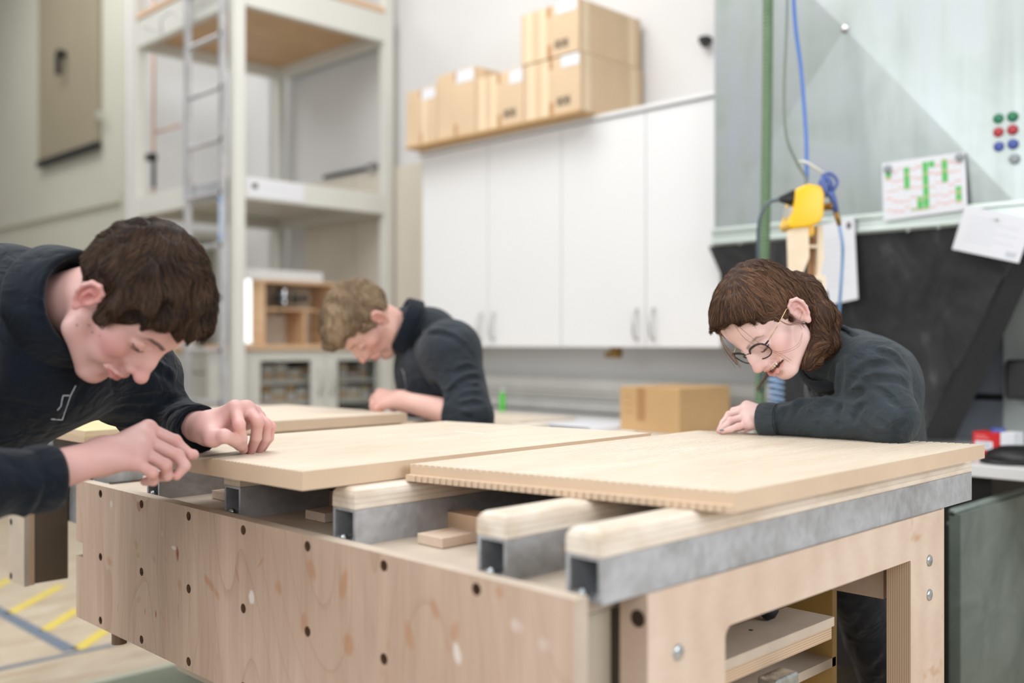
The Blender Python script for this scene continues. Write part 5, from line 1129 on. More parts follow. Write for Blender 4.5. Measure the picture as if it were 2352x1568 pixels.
# ---------------------------------------------------------------- dark-haired man, left
def make_left():
    R=[[0.3817,0.2914,0.8772],[-0.1069,0.9566,-0.2713],[-0.9181,0.0098,0.3962]]; pose=Pose(R,POSE_L_T,POSE_L_S)
    FL=dict(md=-.006,cd=-.016,ed=.006,eb=.004,ear=(-.007,.077,-.018)); nb=K(85,722,1.64); hf=head_field(.0018,tuple(pose.inn(nb)),(.052,.058),smile=.45,nose=1.22,nose_up=.000,chin=.001,**FL)
    V,Q=hf.mesh(); base=lin(210,168,162)
    C=head_colors(V,base,lin(206,122,120),lin(186,98,100),smile=.5,brow=lin(38,26,22),seed=1,md=-.006,ed=.006,eb=.004,ear=FL['ear'],redear=.8)
    side=V[:,1]<-.01
    for (x,z) in ((.030,-.020),(.022,-.030),(.048,-.042),(.026,-.052),(.036,-.056),(.020,-.066),(.012,-.018),(-.055,-.030)):
        w_=(np.clip(1.6-np.hypot(V[:,0]-x,V[:,2]-z)/.0016,0,1)*.6*side)[:,None]; C=C*(1-w_)+lin(96,62,50)*w_
    parts=[(pose.out(V),Q,C)]
    # near (right) hand gripping the steel strip
    w=K(232,1048,1.545); el=K(-170,1170,1.33)
    fg=[[K(340,984,1.615),K(402,1012,1.640),K(425,1036,1.645),K(436,1046,1.64)],
        [K(336,1012,1.590),K(408,1046,1.610),K(424,1070,1.605),K(406,1092,1.600)],
        [K(326,1036,1.565),K(380,1068,1.575),K(384,1092,1.585),K(362,1096,1.600)],
        [K(312,1060,1.545),K(350,1086,1.545),K(352,1104,1.56),K(332,1106,1.58)]]
    th=[K(300,1035,1.630),K(370,1052,1.665),K(415,1046,1.665),K(444,1044,1.650)]
    f=Field(*lohi([w,el]+[p for q in fg for p in q]+th,.05),.0022); hand(f,w,fg,th,elbow=el,er=.042,wr=.026,fr=.0090); v,q=f.mesh()
    parts.append((v,q,paint(v,base,lin(206,126,116),[(p[1],.012) for p in fg]+[(p[-1],.010) for p in fg]+[(p[0],.012) for p in fg])))
    # far (left) hand pressing the strip down
    w2=K(480,985,1.735); el2=K(355,955,1.93)
    fg2=[[K(540,938,1.725),K(549,975,1.700),K(555,1006,1.715),K(559,1032,1.742)],
         [K(566,938,1.752),K(592,968,1.732),K(588,1004,1.745),K(577,1034,1.763)],
         [K(582,948,1.775),K(611,974,1.762),K(609,1005,1.772),K(595,1033,1.785)],
         [K(592,960,1.798),K(622,980,1.790),K(618,1006,1.797),K(605,1028,1.805)]]
    th2=[K(490,1005,1.690),K(515,1001,1.680),K(537,1010,1.705),K(551,1024,1.725)]
    f=Field(*lohi([w2,el2]+[p for q in fg2 for p in q]+th2,.05),.0022); hand(f,w2,fg2,th2,elbow=el2,er=.036,wr=.027,fr=.0093); v,q=f.mesh()
    parts.append((v,q,paint(v,base,lin(206,126,116),[(p[1],.012) for p in fg2]+[(p[-1],.011) for p in fg2]+[(p[0],.012) for p in fg2])))
    pel=np.array([-1.10,1.66,-.22]); ch=K(60,815,1.68); shR=K(-150,790,1.50); shL=K(300,865,1.84); elb=K(-260,1130,1.30)
    ib=inner_body([pel,ch,shR,shL,elb,el2,nb,el],[(0,1,.11,.12),(1,2,.06,.06),(1,3,.06,.05),(2,4,.045,.035),(3,5,.045,.035),(1,6,.07,.05),(4,7,.035,.033)])
    v,q=ib.mesh(); parts.append((v,q,paint(v,base,base)))
    man=person('dark-haired young man in navy work shirt bending over the left board of the bench',parts,[-1.0,1.6,0])
    # shirt
    f=Field(*lohi([pel,ch+[0,0,.02],shR,shL,elb,el2,w2,el,K(115,1100,1.4)],.22),.0048)
    f.cap(pel,ch,.165,.135,.05,wr=.006,wf=16,seed=1); f.cap(ch,K(60,720,1.70),.12,.080,.05); f.cap(ch,shR,.10,.075,.05); f.cap(ch,shL,.11,.075,.05); f.cap(K(0,668,1.70),shR,.066,.066,.05); f.cap(K(60,700,1.68),shL,.07,.065,.05); f.cap(K(-260,760,1.70),K(10,672,1.70),.10,.068,.05)
    f.cap(shR,elb,.082,.066,.03,wr=.008,wf=30,seed=2); cw=K(112,1098,1.475); f.cap(elb,cw,.066,.043,.03,wr=.006,wf=45,seed=5)
    f.cap(shL,el2,.080,.062,.03,wr=.008,wf=34,seed=7); cw2=K(452,985,1.765); f.cap(el2,cw2,.060,.043,.03,wr=.007,wf=60,seed=9)
    d=(cw-elb)/np.linalg.norm(cw-elb); f.cap(cw+d*.050,cw+d*.10,.060,.060,.002,op='s'); CF=[(cw+d*.006,d,.046)]
    d2=(cw2-el2)/np.linalg.norm(cw2-el2); f.cap(cw2+d2*.046,cw2+d2*.09,.056,.056,.002,op='s'); CF.append((cw2+d2*.004,d2,.040))
    folds(f,[[(276,911),(359,903),(414,911)],[(262,930),(345,930),(423,903),(462,919)],[(381,958),(414,939),(456,930)],[(387,972),(428,952),(462,944)],[(412,986),(431,966),(462,956)],[(240,800),(262,850),(262,900)],[(330,830),(380,850),(400,880)],[(20,600),(40,640),(30,700)],[(0,900),(60,960),(100,990)],[(190,880),(150,950),(90,1010)]],1.25,2.0,.008,.005)
    f.cap(K(60,720,1.68),K(160,702,1.615),.082,.072,.03); f.cap(pose.out(np.array([[-.022,0,-.035]]))[0],nb,.066,.066,.012,op='s')
    child('work_shirt',f,'sweat_dark',man)
    for a_,b_,c_ in CF: cuff(man,a_,b_,c_,'sweat_dark',.040)
    # folded collar around the neck
    ax=np.array([.86,-.46,.12]); ax/=np.linalg.norm(ax); cc=K(176,702,1.60); u_=np.cross(ax,[0,1,0]); u_/=np.linalg.norm(u_); v_=np.cross(ax,u_)
    collar(man,cc,ax,.076,'sweat_dark')
    lashes(pose,man,.006,.004)
    # chest emblem
    def dec(px,Y,r,mat,name):
        mb=MB(); mb.tube([Vector(cam2room(np.array([K(u,v,Y)]))[0]) for u,v in px],r,6); return mb.build(name,mat,man)
    # buttons placket emblem outlines found on the surface by marching along the eye ray
    def surf(u,v,lo_=1.2,hi_=1.8):
        Y=np.linspace(lo_,hi_,400); pts=np.array([K(u,v,y) for y in Y]); val=f.val(pts); i=np.argmax(val<0); return pts[i]-np.array([0,.0015,0]) if val[i]<0 else K(u,v,1.5)
    for nm,px in (('emblem_outline',[(160,908),(146,908),(143,920),(141,932),(133,942)]),('emblem_outline',[(175,885),(163,908),(157,925),(150,945),(144,964),(118,962)])):
        pts=[]
        for a_,b_ in zip(px[:-1],px[1:]):
            for t in np.linspace(0,1,5)[:-1]: pts.append(surf(a_[0]+(b_[0]-a_[0])*t,a_[1]+(b_[1]-a_[1])*t))
        pts.append(surf(*px[-1])); MB().tube([Vector(x) for x in cam2room(np.array(pts))],.0009,6).build(nm,plain('silver_print',c(190,196,204),.4),man)
    # hair
    poly=[(.112,.062),(.100,.066),(.088,.060),(.078,.050),(.068,.040),(.060,.037),(.053,.028),(.047,.012),(.042,-.006),(.037,-.036),(.018,-.042),(.013,-.020),(.009,-.004),(-.004,.004),(-.020,.000),(-.033,-.018),(-.038,-.040),(-.046,-.062),(-.066,-.080),(-.16,-.074),(-.16,.17),(.15,.17)]
    hv=hairvol(poly,[(-6,0,40,100,80,90),(26,0,70,72,66,50),(62,0,68,40,54,34),(-40,0,20,65,75,75),(34,0,24,44,73,52),(24,0,-6,32,73,46),(52,0,42,36,68,32)],ear=(-.013,.092,-.023),earr=(.016,.024,.026))
    rg=np.random.default_rng(4)
    X,Y,Zg=np.meshgrid(*hv.ax,indexing='ij'); 
    for _ in range(5):
        k_=rg.normal(0,1,3); k_/=np.linalg.norm(k_); hv.F+=(.0016*np.sin((X*k_[0]+Y*k_[1]+Zg*k_[2])*rg.uniform(150,330)+rg.uniform(0,6))).astype(np.float32)
    hV,hQ=hv.mesh(); lo_,hi_=lin(30,20,15),lin(84,62,46)
    ho=child('hair',(hV,hQ),'hair',man,pose,np.tile(lin(30,20,15),(len(hV),1)))
    crown=np.array([-.075,.01,.10])
    def dfn(p,n_):
        d=p-crown; d/=np.linalg.norm(d,axis=1,keepdims=True)+1e-6; sd=np.clip((.05-p[:,2:3])/.06,0,1)
        q=np.stack([np.sin(p[:,1]*55+p[:,2]*40),np.sin(p[:,0]*60+1),np.sin(p[:,0]*45+p[:,1]*35+2)],1)*.35
        return d*.8+q+np.array([.3,0,-.15])*(1-sd)+np.array([-.30,0,-.6])*sd
    V1,Q1,C1=grow(hv,hV,hQ,lambda c_:np.ones(len(c_),bool),26000,(.020,.042),dfn,1,7,.25,(.0005,.0011),haircols(lo_,hi_),.003,.16,.0010,clump=60)
    tag(child('hair_strands',(V1,Q1),'hair',man,pose,C1,False),kind='stuff')
    lower_body(man,pel,[np.array([-.98,1.78,-.66]),np.array([-.95,1.46,-.66])],[np.array([-1.12,1.80,-1.06]),np.array([-1.08,1.44,-1.06])],toe=(.9,.1,0))
    # steel strip under the hands
    zt_=Z(.162)+.0005; a_=onZ(424,1059,zt_);b_=onZ(572,1040.5,zt_); d=(b_-a_).normalized(); n=Vector((-d.y,d.x,0)); n=n if (n.x+n.y)>0 else -n
    st=MB().prism([a_,b_,b_+n*.030,a_+n*.030],(0,0,.0018)).build('steel_strip',plain('dull_steel',c(150,144,130),.5,.5),None,tuple(a_)); tag(st,'flat grey steel strip held between the dark-haired man\'s two hands','ruler')
    return man
POSE_L_T=[-0.588,1.5649,0.0715]; POSE_L_S=1.0
man1=make_left()

def glasses(par,pose,cx_=.1035,cz_=-.0075,w_=.0262,h_=.0205,dy=.0325):
    o=[]
    tr=lambda pts:[Vector(v) for v in cam2room(pose.out(np.array(pts)))]
    for s_ in (1,-1):
        ring=[]
        for i in range(37):
            t=2*math.pi*i/36; ct,st=math.cos(t),math.sin(t); e=.82; yy=w_*abs(ct)**e*(1 if ct>0 else -1); zz=h_*abs(st)**e*(1 if st>0 else -1)*(1.0 if st<0 else .92)+.0035*(yy/w_)*(1 if st>0 else .4)
            y=s_*(dy+yy); ring.append((cx_-.0085*((abs(y))/.058)**2+.10*zz,y,cz_+zz))
        o.append(ring)
    mb=MB()
    for r in o: mb.tube(tr(r),.0013,8,0,[.0014+.0012*max(0,math.sin(2*math.pi*i/36)) for i in range(37)])
    mb.tube(tr([(cx_,.0085,cz_+.006),(cx_+.002,.004,cz_+.0085),(cx_+.002,-.004,cz_+.0085),(cx_,-.0085,cz_+.006)]),.0015,8)
    for s_ in (1,-1): mb.tube(tr([(cx_-.0085,s_*.0575,cz_+.008),(cx_-.012,s_*.0625,cz_+.009),(cx_-.017,s_*.0655,cz_+.0095)]),.0019,8)
    g=mb.build('glasses',plain('black_acetate',c(12,9,9),.35),par)
    for r,s_ in zip(o,(1,-1)):
        cen=np.mean(np.array(r),0)+[.0004,0,0]; v=tr([tuple(cen)]+r[:-1]); MB().add(v,[(0,i,i%36+1) for i in range(1,37)],0,True).build('lens','glass',g)
        MB().tube(tr([(cx_-.017,s_*.0655,cz_+.0095),(.05,s_*.0755,cz_+.012),(.01,s_*.078,cz_+.014),(-.008,s_*.078,cz_+.008)]),.0008,6).build('temple_arm',plain('gold_wire',c(196,170,130),.25,.9),g)
def teeth(par,pose,md,smile,gap):
    mb=MB()
    for i in range(-3,4):
        y=i*.0068; x=.0955-.9*y*y*14; z=-.0652+md+.003*smile*(abs(y)/.02)**1.5
        c0=cam2room(pose.out(np.array([(x,y,z)])))[0]; R=pose.R/np.cbrt(np.linalg.det(pose.R)); 
        bm=bmesh.new(); bmesh.ops.create_uvsphere(bm,u_segments=12,v_segments=8,radius=1)
        V=np.array([v.co for v in bm.verts]); V=np.sign(V)*np.abs(V)**.7*np.array([.0026,.0036,.0054]); V=cam2room(pose.out(V+np.array([x,y,z])))
        for v,q in zip(bm.verts,V): v.co=Vector(q)
        mb.bm(bm,0,True)
    mb.build('teeth',plain('tooth_enamel',c(236,228,208),.25,0,.01),par)
# ---------------------------------------------------------------- woman with glasses, right
def make_woman():
    R=[[-0.5232,0.3446,-0.7794],[-0.3792,-0.9132,-0.1491],[-0.7632,0.2175,0.6085]]; pose=Pose(R,[.5361,2.10,.0539],.97)
    kw=dict(md=.006,ed=-.006,eb=.001); ear=(-.009,.075,-.020)
    nb=K(1925,835,2.22); hf=head_field(.0019,tuple(pose.inn(nb)),(.046,.052),smile=1.1,open_=1.15,nose=1.0,nose_up=.003,jaw=.94,fem=1,cd=.006,ear=ear,lo=(-.14,-.105,-.235),**kw)
    V,Q=hf.mesh(); base=lin(224,190,184); fl=lin(214,150,142)
    C=head_colors(V,base,fl,lin(198,118,110),fem=1,smile=1.1,open_=1.15,brow=lin(92,62,46),seed=2,ear=ear,redear=.6,lipamt=.65,**kw)
    parts=[(pose.out(V),Q,C)]
    w=K(1768,963,2.175); el=K(2045,962,2.02)
    fg=[[K(1716,934,2.235),K(1686,944,2.245),K(1670,966,2.235),K(1657,986,2.225)],
        [K(1711,943,2.215),K(1675,953,2.225),K(1662,971,2.215),K(1652,989,2.205)],
        [K(1714,957,2.190),K(1678,966,2.195),K(1666,979,2.190),K(1655,990,2.186)],
        [K(1719,972,2.165),K(1696,979,2.165),K(1677,986,2.165),K(1660,991,2.166)]]
    th=[K(1730,960,2.245),K(1705,975,2.265),K(1690,980,2.265),K(1676,984,2.262)]
    f=Field(*lohi([w,el]+[p for q in fg for p in q]+th,.05),.0022); hand(f,w,fg,th,elbow=el,er=.034,wr=.024,fr=.0076,pr=.011); v,q=f.mesh()
    parts.append((v,q,paint(v,base,fl,[(p[1],.010) for p in fg]+[(p[-1],.009) for p in fg]+[(p[0],.010) for p in fg])))
    nail_at=fg[3][3]
    # far arm, mostly hidden behind
    w2=K(1840,968,2.42); el2=K(1990,975,2.50)
    fg2=[[w2+np.array([-.07,(i-1.5)*.018,.0]),w2+np.array([-.105,(i-1.5)*.018,-.002]),w2+np.array([-.13,(i-1.5)*.018,-.012]),w2+np.array([-.145,(i-1.5)*.017,-.02])] for i in range(4)]
    th2=[w2+np.array([-.03,-.035,-.005]),w2+np.array([-.06,-.045,-.012]),w2+np.array([-.08,-.045,-.017])]
    f=Field(*lohi([w2,el2]+[p for q in fg2 for p in q]+th2,.05),.003); hand(f,w2,fg2,th2,elbow=el2,er=.034,wr=.024,fr=.0076,pr=.011); v,q=f.mesh(); parts.append((v,q,paint(v,base,fl)))
    pel=K(2000,1090,2.52); ch=K(1985,890,2.26); shL=K(2000,858,2.08); shR=K(1925,890,2.38)
    ib=inner_body([pel,ch,shL,shR,el,el2,nb,w,w2],[(0,1,.10,.09),(1,2,.045,.045),(1,3,.05,.045),(2,4,.038,.034),(3,5,.038,.034),(1,6,.05,.045)]); v,q=ib.mesh(); parts.append((v,q,paint(v,base,base)))
    wo=person('smiling woman with brown hair and black glasses leaning on the reeded board',parts,[.92,2.45,0])
    # sweatshirt
    f=Field(*lohi([pel,ch,shL,shR,el,el2,w,w2,nb],.17),.0042)
    f.cap(pel,ch,.140,.118,.05); f.cap(ch,K(1950,850,2.26),.105,.062,.05); f.cap(ch,shL,.085,.066,.05); f.cap(ch,shR,.09,.066,.05); f.cap(K(1960,815,2.20),shL,.052,.060,.04)
    f.cap(shL,el,.068,.055,.03); f.cap(el,K(1900,958,2.10),.050,.043,.02); f.cap(K(1900,958,2.10),w,.043,.033,.015)
    f.cap(shR,el2,.068,.052,.03); f.cap(el2,w2,.050,.034,.02)
    d=(w-el)/np.linalg.norm(w-el); d2=(w2-el2)/np.linalg.norm(w2-el2); cw=K(1757,963,2.17)
    f.cap(cw+d*.042,cw+d*.09,.05,.05,.002,op='s'); f.cap(w2+d2*.04,w2+d2*.08,.05,.05,.002,op='s')
    zt_=-S*.165+.001; f._mix((slice(None),)*3,np.where((f.ax[0]<1.02)[:,None,None],(zt_-f.ax[2])[None,None,:]*np.ones(f.F.shape,np.float32),-1).astype(np.float32),0,'i') if False else None
    folds(f,[[(1938,895),(1957,860),(1992,834),(2046,828),(2088,844)],[(1960,898),(1982,880),(2014,885),(2053,917),(2074,939)],[(1941,909),(1967,893),(1990,898)],[(1976,866),(2014,862),(2062,866),(2092,888)],
        [(1804,974),(1817,942),(1836,920),(1868,917)],[(1858,962),(1865,942),(1887,922),(1919,922),(1928,942)],[(1877,984),(1874,952),(1896,928)],[(1922,974),(1919,942),(1935,917)],[(1782,972),(1790,945),(1812,930)],
        [(1960,960),(1965,935),(1990,920)],[(2040,985),(2060,970),(2085,960)],[(2010,800),(2050,812),(2080,840)],[(1960,950),(2000,985),(2050,992)]],1.85,2.5,.0075,.0042)
    folds(f,[[(1865,866),(1855,905)],[(1896,842),(1887,885),(1885,908)],[(1915,838),(1908,880),(1905,905)],[(1931,830),(1925,870),(1925,900)]],2.0,2.6,.007,.004)
    hc=pose.out(np.array([[-.022,0,-.035]]))[0]; f.cap(K(1940,845,2.24),K(1908,822,2.17),.070,.062,.03); f.cap(hc,nb,.046,.048,.004,op='s')
    child('sweatshirt',f,'sweat_w',wo)
    cuff(wo,cw+d*.010,d,.0335,'sweat_w',.036,.003); cuff(wo,w2+d2*.012,d2,.033,'sweat_w',.036,.003)
    ax=(hc-nb)/np.linalg.norm(hc-nb)*.6+np.array([-.4,-.25,.25]); ax/=np.linalg.norm(ax); cc=K(1912,828,2.17); u_=np.cross(ax,[0,1,0]); u_/=np.linalg.norm(u_); v_=np.cross(ax,u_)
    
    collar(wo,K(1903,818,2.16),ax,.068,'sweat',[(-.006,-.02),(-.004,.010),(.001,.014),(.006,.009),(.010,-.008),(.010,-.022),(.004,-.024)],'neckband')
    # hair
    poly=[(.140,.108),(.112,.098),(.097,.084),(.086,.068),(.068,.038),(.054,.020),(.036,.002),(.020,-.012),(.008,-.014),(.004,.000),(-.008,.008),(-.022,.000),(-.030,-.026),(-.022,-.06),(-.020,-.11),(-.07,-.135),(-.15,-.07),(-.15,.16),(.14,.16)]
    I=lambda u,v,Y: pose.inn(K(u,v,Y))
    def ex(f):
        f.chain([I(1862,672,2.10),I(1884,725,2.068),I(1880,785,2.06),I(1854,832,2.062),I(1836,856,2.066)],[.026,.025,.021,.011,.003],.018)
        f.chain([I(1850,672,2.14),I(1892,735,2.12),I(1896,785,2.10),I(1872,830,2.09),I(1856,850,2.09)],[.036,.031,.024,.010,.003],.022)
        f.chain([I(1825,672,2.18),I(1876,735,2.19),I(1900,775,2.18),I(1898,810,2.17)],[.048,.040,.028,.010],.025)
        f.chain([I(1785,800,2.235),I(1772,840,2.235),I(1760,880,2.235)],[.018,.015,.004],.01)
    hv=hairvol(poly,[(-6,0,40,101,80,89),(22,0,62,76,72,58),(52,0,66,46,62,42),(-48,0,0,58,76,74)],h=.0028,lo=(-.17,-.13,-.24),hi=(.2,.135,.165),ear=(-.008,.092,-.020),extra=None,earr=(.022,.026,.031))
    # near-side ear stays free, hair behind it
    ex(hv)
    hv.ell(I(1634,796,2.10),(.036,.07,.036),.010,'s')
    for s_ in (1,): hv.ell((-.006,.096,-.021),(.020,.022,.029),.004,'s')
    rg=np.random.default_rng(8); X,Y,Zg=np.meshgrid(*hv.ax,indexing='ij')
    for _ in range(4):
        k_=rg.normal(0,1,3); k_[2]*=.4; k_/=np.linalg.norm(k_); hv.F+=(.0011*np.sin((X*k_[0]+Y*k_[1]+Zg*k_[2])*rg.uniform(150,420)+rg.uniform(0,6))).astype(np.float32)
    hV,hQ=hv.mesh(); lo_,hi_=lin(54,37,29),lin(132,98,74)
    child('hair',(hV,hQ),'hair',wo,pose,np.tile(lin(58,40,31),(len(hV),1)))
    grav=pose.R.T@np.array([0,0,-1.]); grav/=np.linalg.norm(grav); part=np.array([-.01,.03,.135])
    def dfn(p,n_):
        d=p-part; d/=np.linalg.norm(d,axis=1,keepdims=True)+1e-6
        bk=1/(1+np.exp(-(-p[:,0:1]-.018)/.010)); lowf=np.clip((.055-p[:,2:3])/.05,0,1)*(1-bk)*np.clip((p[:,0:1])/.04,0,1)
        return d*(1-bk)*(1-lowf)+lowf*np.array([-1.,0,-.1])+bk*(np.array([-.25,0,-.8])*.5+grav*.6)
    V1,Q1,C1=grow(hv,hV,hQ,lambda c_:np.ones(len(c_),bool),56000,(.035,.075),dfn,2,8,.05,(.0006,.0013),haircols(lo_,hi_,.9),.003,.07,.0008,clump=40)
    tag(child('hair_strands',(V1,Q1),'hair',wo,pose,C1,False),kind='stuff')
    mb=MB(); rr=random.Random(4)
    for base_,n_ in (([(1688,748,2.03),(1712,778,2.00),(1752,797,1.985),(1795,806,1.985),(1832,790,2.0),(1843,762,2.02)],2),([(1700,752,2.03),(1745,790,1.99),(1790,815,1.99),(1814,832,2.0)],2),([(1650,745,2.06),(1660,785,2.05),(1682,815,2.04),(1700,845,2.04)],7),([(1655,720,2.10),(1650,760,2.10),(1662,800,2.10),(1690,838,2.1)],7),
        ([(1862,660,2.08),(1838,735,2.02),(1850,742,2.02),(1846,750,2.02)],2),([(1785,810,2.235),(1768,850,2.235),(1740,893,2.235)],22),([(1770,820,2.235),(1758,860,2.235),(1748,925,2.235)],3),([(1780,728,2.01),(1810,745,2.0),(1836,742,2.01),(1848,752,2.03)],6)):
        for _ in range(n_):
            j=rr.gauss(0,3.5); k_=rr.gauss(0,4.0); pts=[K(u+j*(i/len(base_))+rr.gauss(0,1),v+k_*(i/len(base_)),Y+rr.gauss(0,.004)) for i,(u,v,Y) in enumerate(base_)]
            mb.tube(cat_rom([Vector(x) for x in cam2room(np.array(pts))],5),.00026,4)
    tag(mb.build('loose_strands',plain('brown_hair_wisp',c(112,80,58),.5),wo),kind='stuff'); wo_l=mb
    glasses(wo,pose); teeth(wo,pose,kw['md'],1.1,1)
    lashes(pose,wo,kw['ed'],kw['eb'])
    e_=cam2room(np.array([K(1845,741,2.018)]))[0]; MB().lathe(e_,(-.8,-.6,.1),[(0,.0028),(.0024,.0024),(.0036,.0012),(.0038,0),(0,0)],16).build('earring',plain('dark_silver',c(120,110,104),.3,.8),wo)
    n0=cam2room(np.array([nail_at+np.array([-.003,-.0035,.0038])]))[0]; bm=bmesh.new(); bmesh.ops.create_uvsphere(bm,u_segments=14,v_segments=8,radius=1)
    for v in bm.verts: v.co=Vector(n0)+Vector(((v.co.x*.0055)*.7071+(v.co.y*.004)*.7071,-(v.co.x*.0055)*.7071+(v.co.y*.004)*.7071,v.co.z*.0022))
    MB().bm(bm,0,True).build('painted_nail',plain('grey_nail_polish',c(126,130,142),.25),wo)
    lower_body(wo,pel,[K(1930,1250,2.42),K(2060,1250,2.62)],[np.array([1.03,2.62,-1.06]),np.array([1.12,2.86,-1.06])],toe=(-.7,-.6,0))
    return wo
wo=make_woman()
# ---------------------------------------------------------------- blond worker, middle
def make_mid():
    R=[[-0.2556,0.5738,-0.7781],[-0.123,-0.8176,-0.5626],[-0.9589,-0.0481,0.2795]]; pose=Pose(R,[-.4429,3.0,.0708])
    kw=dict(md=-.003,ed=0,eb=.003); ear=(-.010,.077,-.010)
    nb=K(985,800,3.10); hf=head_field(.0024,tuple(pose.inn(nb)),(.050,.058),smile=0,nose=1.05,nose_up=.003,cd=-.004,ear=ear,lo=(-.19,-.13,-.27),**kw)
    V,Q=hf.mesh(); base=lin(216,173,161); fl=lin(208,134,122); C=head_colors(V,base,fl,lin(190,104,96),brow=lin(140,104,80),seed=3,ear=ear,redear=.6,**kw)
    parts=[(pose.out(V),Q,C)]
    w=K(922,920,2.925); el=K(1082,958,2.86)
    fg=[[K(873,902,2.975),K(860,912,2.99),K(857,928,2.985),K(866,936,2.975)],[K(869,910,2.95),K(857,920,2.955),K(856,934,2.95),K(866,939,2.95)],
        [K(869,920,2.925),K(859,928,2.92),K(860,938,2.925),K(870,941,2.93)],[K(873,930,2.90),K(865,936,2.895),K(868,942,2.90),K(877,942,2.91)]]
    th=[K(895,915,2.985),K(878,928,3.0),K(866,936,2.99)]
    f=Field(*lohi([w,el]+[p for q in fg for p in q]+th,.05),.003); hand(f,w,fg,th,elbow=el,er=.043,wr=.027,fr=.0092); v,q=f.mesh(); parts.append((v,q,paint(v,base,fl,[(p[0],.014) for p in fg]+[(p[1],.012) for p in fg])))
    w2=K(990,930,3.16); el2=K(1085,950,3.27)
    fg2=[[w2+np.array([-.085,(i-1.5)*.020,.0]),w2+np.array([-.115,(i-1.5)*.020,-.004]),w2+np.array([-.118,(i-1.5)*.02,-.022])] for i in range(4)]; th2=[w2+np.array([-.03,-.035,-.005]),w2+np.array([-.06,-.045,-.012]),w2+np.array([-.08,-.045,-.017])]
    f=Field(*lohi([w2,el2]+[p for q in fg2 for p in q]+th2,.05),.004); hand(f,w2,fg2,th2,elbow=el2,er=.042,wr=.027,fr=.0092); v,q=f.mesh(); parts.append((v,q,paint(v,base,fl)))
    pel=K(1050,1060,3.30); ch=K(1005,850,3.10); shL=K(1035,805,2.96); shR=K(975,835,3.26)
    ib=inner_body([pel,ch,shL,shR,el,el2,nb],[(0,1,.11,.10),(1,2,.05,.05),(1,3,.05,.05),(2,4,.045,.036),(3,5,.045,.036),(1,6,.06,.05)]); v,q=ib.mesh(); parts.append((v,q,paint(v,base,base)))
    mi=person('blond worker in dark grey pullover bending over the rear board, fist on it',parts,[-.15,3.25,0])
    f=Field(*lohi([pel,ch,shL,shR,el,el2,nb],.17),.0052)
    f.cap(pel,ch,.150,.128,.05); f.cap(ch,K(988,770,3.12),.112,.088,.05); f.cap(ch,shL,.10,.088,.05); f.cap(ch,shR,.10,.078,.05)
    f.cap(shL,el,.084,.064,.03); c1=K(1046,945,2.88); f.cap(el,c1,.060,.052,.02); f.cap(shR,el2,.076,.060,.03)
    d=(w-el)/np.linalg.norm(w-el); f.cap(c1+d*.085,c1+d*.15,.075,.075,.002,op='s')
    folds(f,[[(966,763),(947,777),(945,809),(966,854),(1009,903)],[(1025,913),(1044,889),(1079,879),(1105,884)],[(1025,897),(1052,873),(1085,860),(1104,864)],[(1052,905),(1084,898),(1110,902)],[(971,761),(1020,761),(1065,787),(1096,828)],[(1055,925),(1085,918),(1110,924)],[(1040,850),(1070,838),(1096,842)],[(1062,945),(1090,960)]],2.6,3.4,.009,.005)
    hc=pose.out(np.array([[-.022,0,-.035]]))[0]; f.cap(K(985,785,3.12),K(945,755,3.07),.085,.073,.03); f.cap(hc,nb,.053,.056,.004,op='s')
    child('pullover',f,'sweat',mi); cuff(mi,c1+d*.025,d,.045,'sweat',.045,.005)
    ax=np.array([-.90,-.22,.36]); ax/=np.linalg.norm(ax); cc=K(938,752,3.06); u_=np.cross(ax,[0,1,0]); u_/=np.linalg.norm(u_); v_=np.cross(ax,u_); 
    collar(mi,K(932,750,3.06),ax,.080,'sweat_dark',[(-.026,-.034),(-.016,-.012),(-.004,.022),(.002,.026),(.007,.020),(.010,.0),(.012,-.022),(.008,-.026),(.003,-.012)])
    def surf(u,v):
        Y=np.linspace(2.7,3.3,300); pts=np.array([K(u,v,y) for y in Y]); val=f.val(pts); i=np.argmax(val<0); return pts[i]-np.array([0,.002,0]) if val[i]<0 else K(u,v,3.0)
    pts=[surf(u,v) for u,v in ((922,846),(928,858),(930,872),(934,893),(924,897),(916,896))]; MB().tube([Vector(x) for x in cam2room(np.array(pts))],.0012,6).build('emblem_outline',plain('silver_print_b',c(150,150,156),.4),mi)
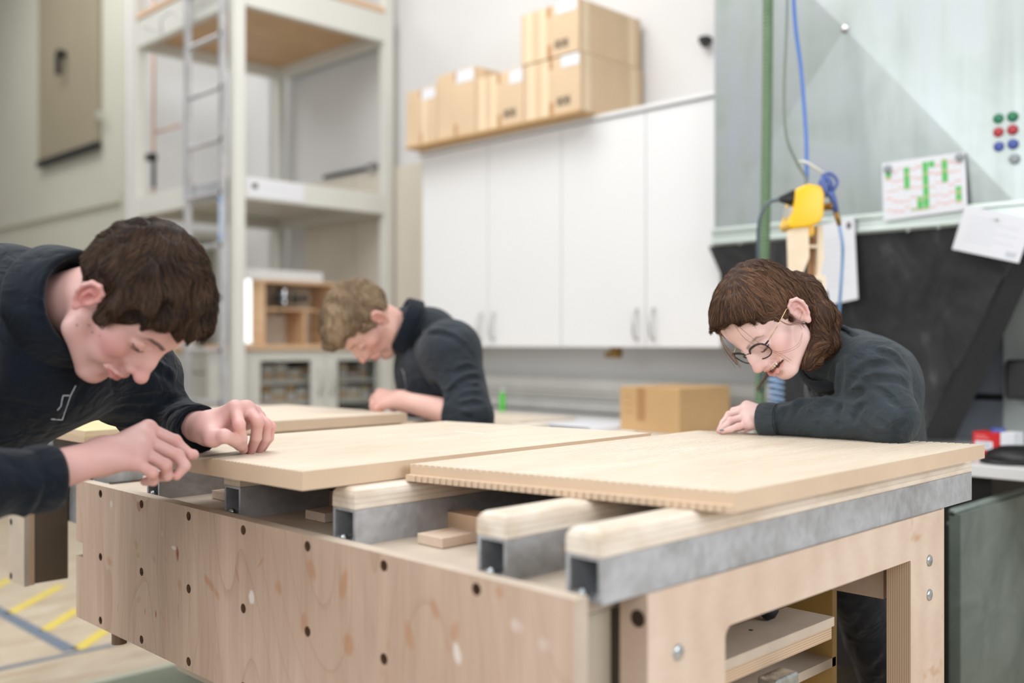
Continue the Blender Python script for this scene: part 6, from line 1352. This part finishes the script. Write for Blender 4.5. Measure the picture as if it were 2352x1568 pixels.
    poly=[(.125,.058),(.104,.054),(.090,.056),(.076,.050),(.060,.034),(.050,.022),(.036,.018),(.022,-.010),(.014,-.014),(.008,.006),(-.006,.024),(-.026,.016),(-.034,-.004),(-.040,-.030),(-.050,-.052),(-.070,-.070),(-.16,-.066),(-.16,.17),(.16,.17)]
    hv=hairvol(poly,[(-6,0,40,101,81,91),(26,0,74,76,68,54),(70,0,76,50,54,34),(-42,0,20,66,76,76),(24,0,-2,32,74.5,42)],h=.0032,ear=(-.008,.088,-.010)); rg=np.random.default_rng(14); X,Y,Zg=np.meshgrid(*hv.ax,indexing='ij')
    for _ in range(5):
        k_=rg.normal(0,1,3); k_/=np.linalg.norm(k_); hv.F+=(.0013*np.sin((X*k_[0]+Y*k_[1]+Zg*k_[2])*rg.uniform(80,200)+rg.uniform(0,6))).astype(np.float32)
    hV,hQ=hv.mesh(); child('hair',(hV,hQ),'hair',mi,pose,np.tile(lin(112,92,70),(len(hV),1)))
    crown=np.array([-.06,.01,.11])
    def dfn(p,n_):
        d=p-crown; d/=np.linalg.norm(d,axis=1,keepdims=True)+1e-6; sd=np.clip((.05-p[:,2:3])/.06,0,1); q=np.stack([np.sin(p[:,1]*55+p[:,2]*40),np.sin(p[:,0]*60+1),np.sin(p[:,0]*45+p[:,1]*35+2)],1)*.3
        return d*.8+q+np.array([.4,0,-.1])*(1-sd)+np.array([-.3,0,-.6])*sd
    V1,Q1,C1=grow(hv,hV,hQ,lambda c_:np.ones(len(c_),bool),20000,(.022,.045),dfn,5,6,.15,(.0008,.0016),haircols(lin(98,80,62),lin(172,148,120)),.003,.10,.0012,clump=60)
    tag(child('hair_strands',(V1,Q1),'hair',mi,pose,C1,False),kind='stuff')
    lower_body(mi,pel,[K(1010,1240,3.22),K(1060,1240,3.42)],[np.array([-.2,3.25,-1.06]),np.array([-.05,3.6,-1.06])],toe=(-.8,-.4,0))
    return mi
mi=make_mid()

q=onZ(851,941,Z(.165)); o=MB().box(q.x-.012,q.x+.012,q.y-.014,q.y+.014,q.z+.0005,q.z+.012,0,.003).build('sanding_block','black',None,(q.x,q.y,q.z)); tag(o,'small black sanding block beneath the blond worker\'s fist','block')
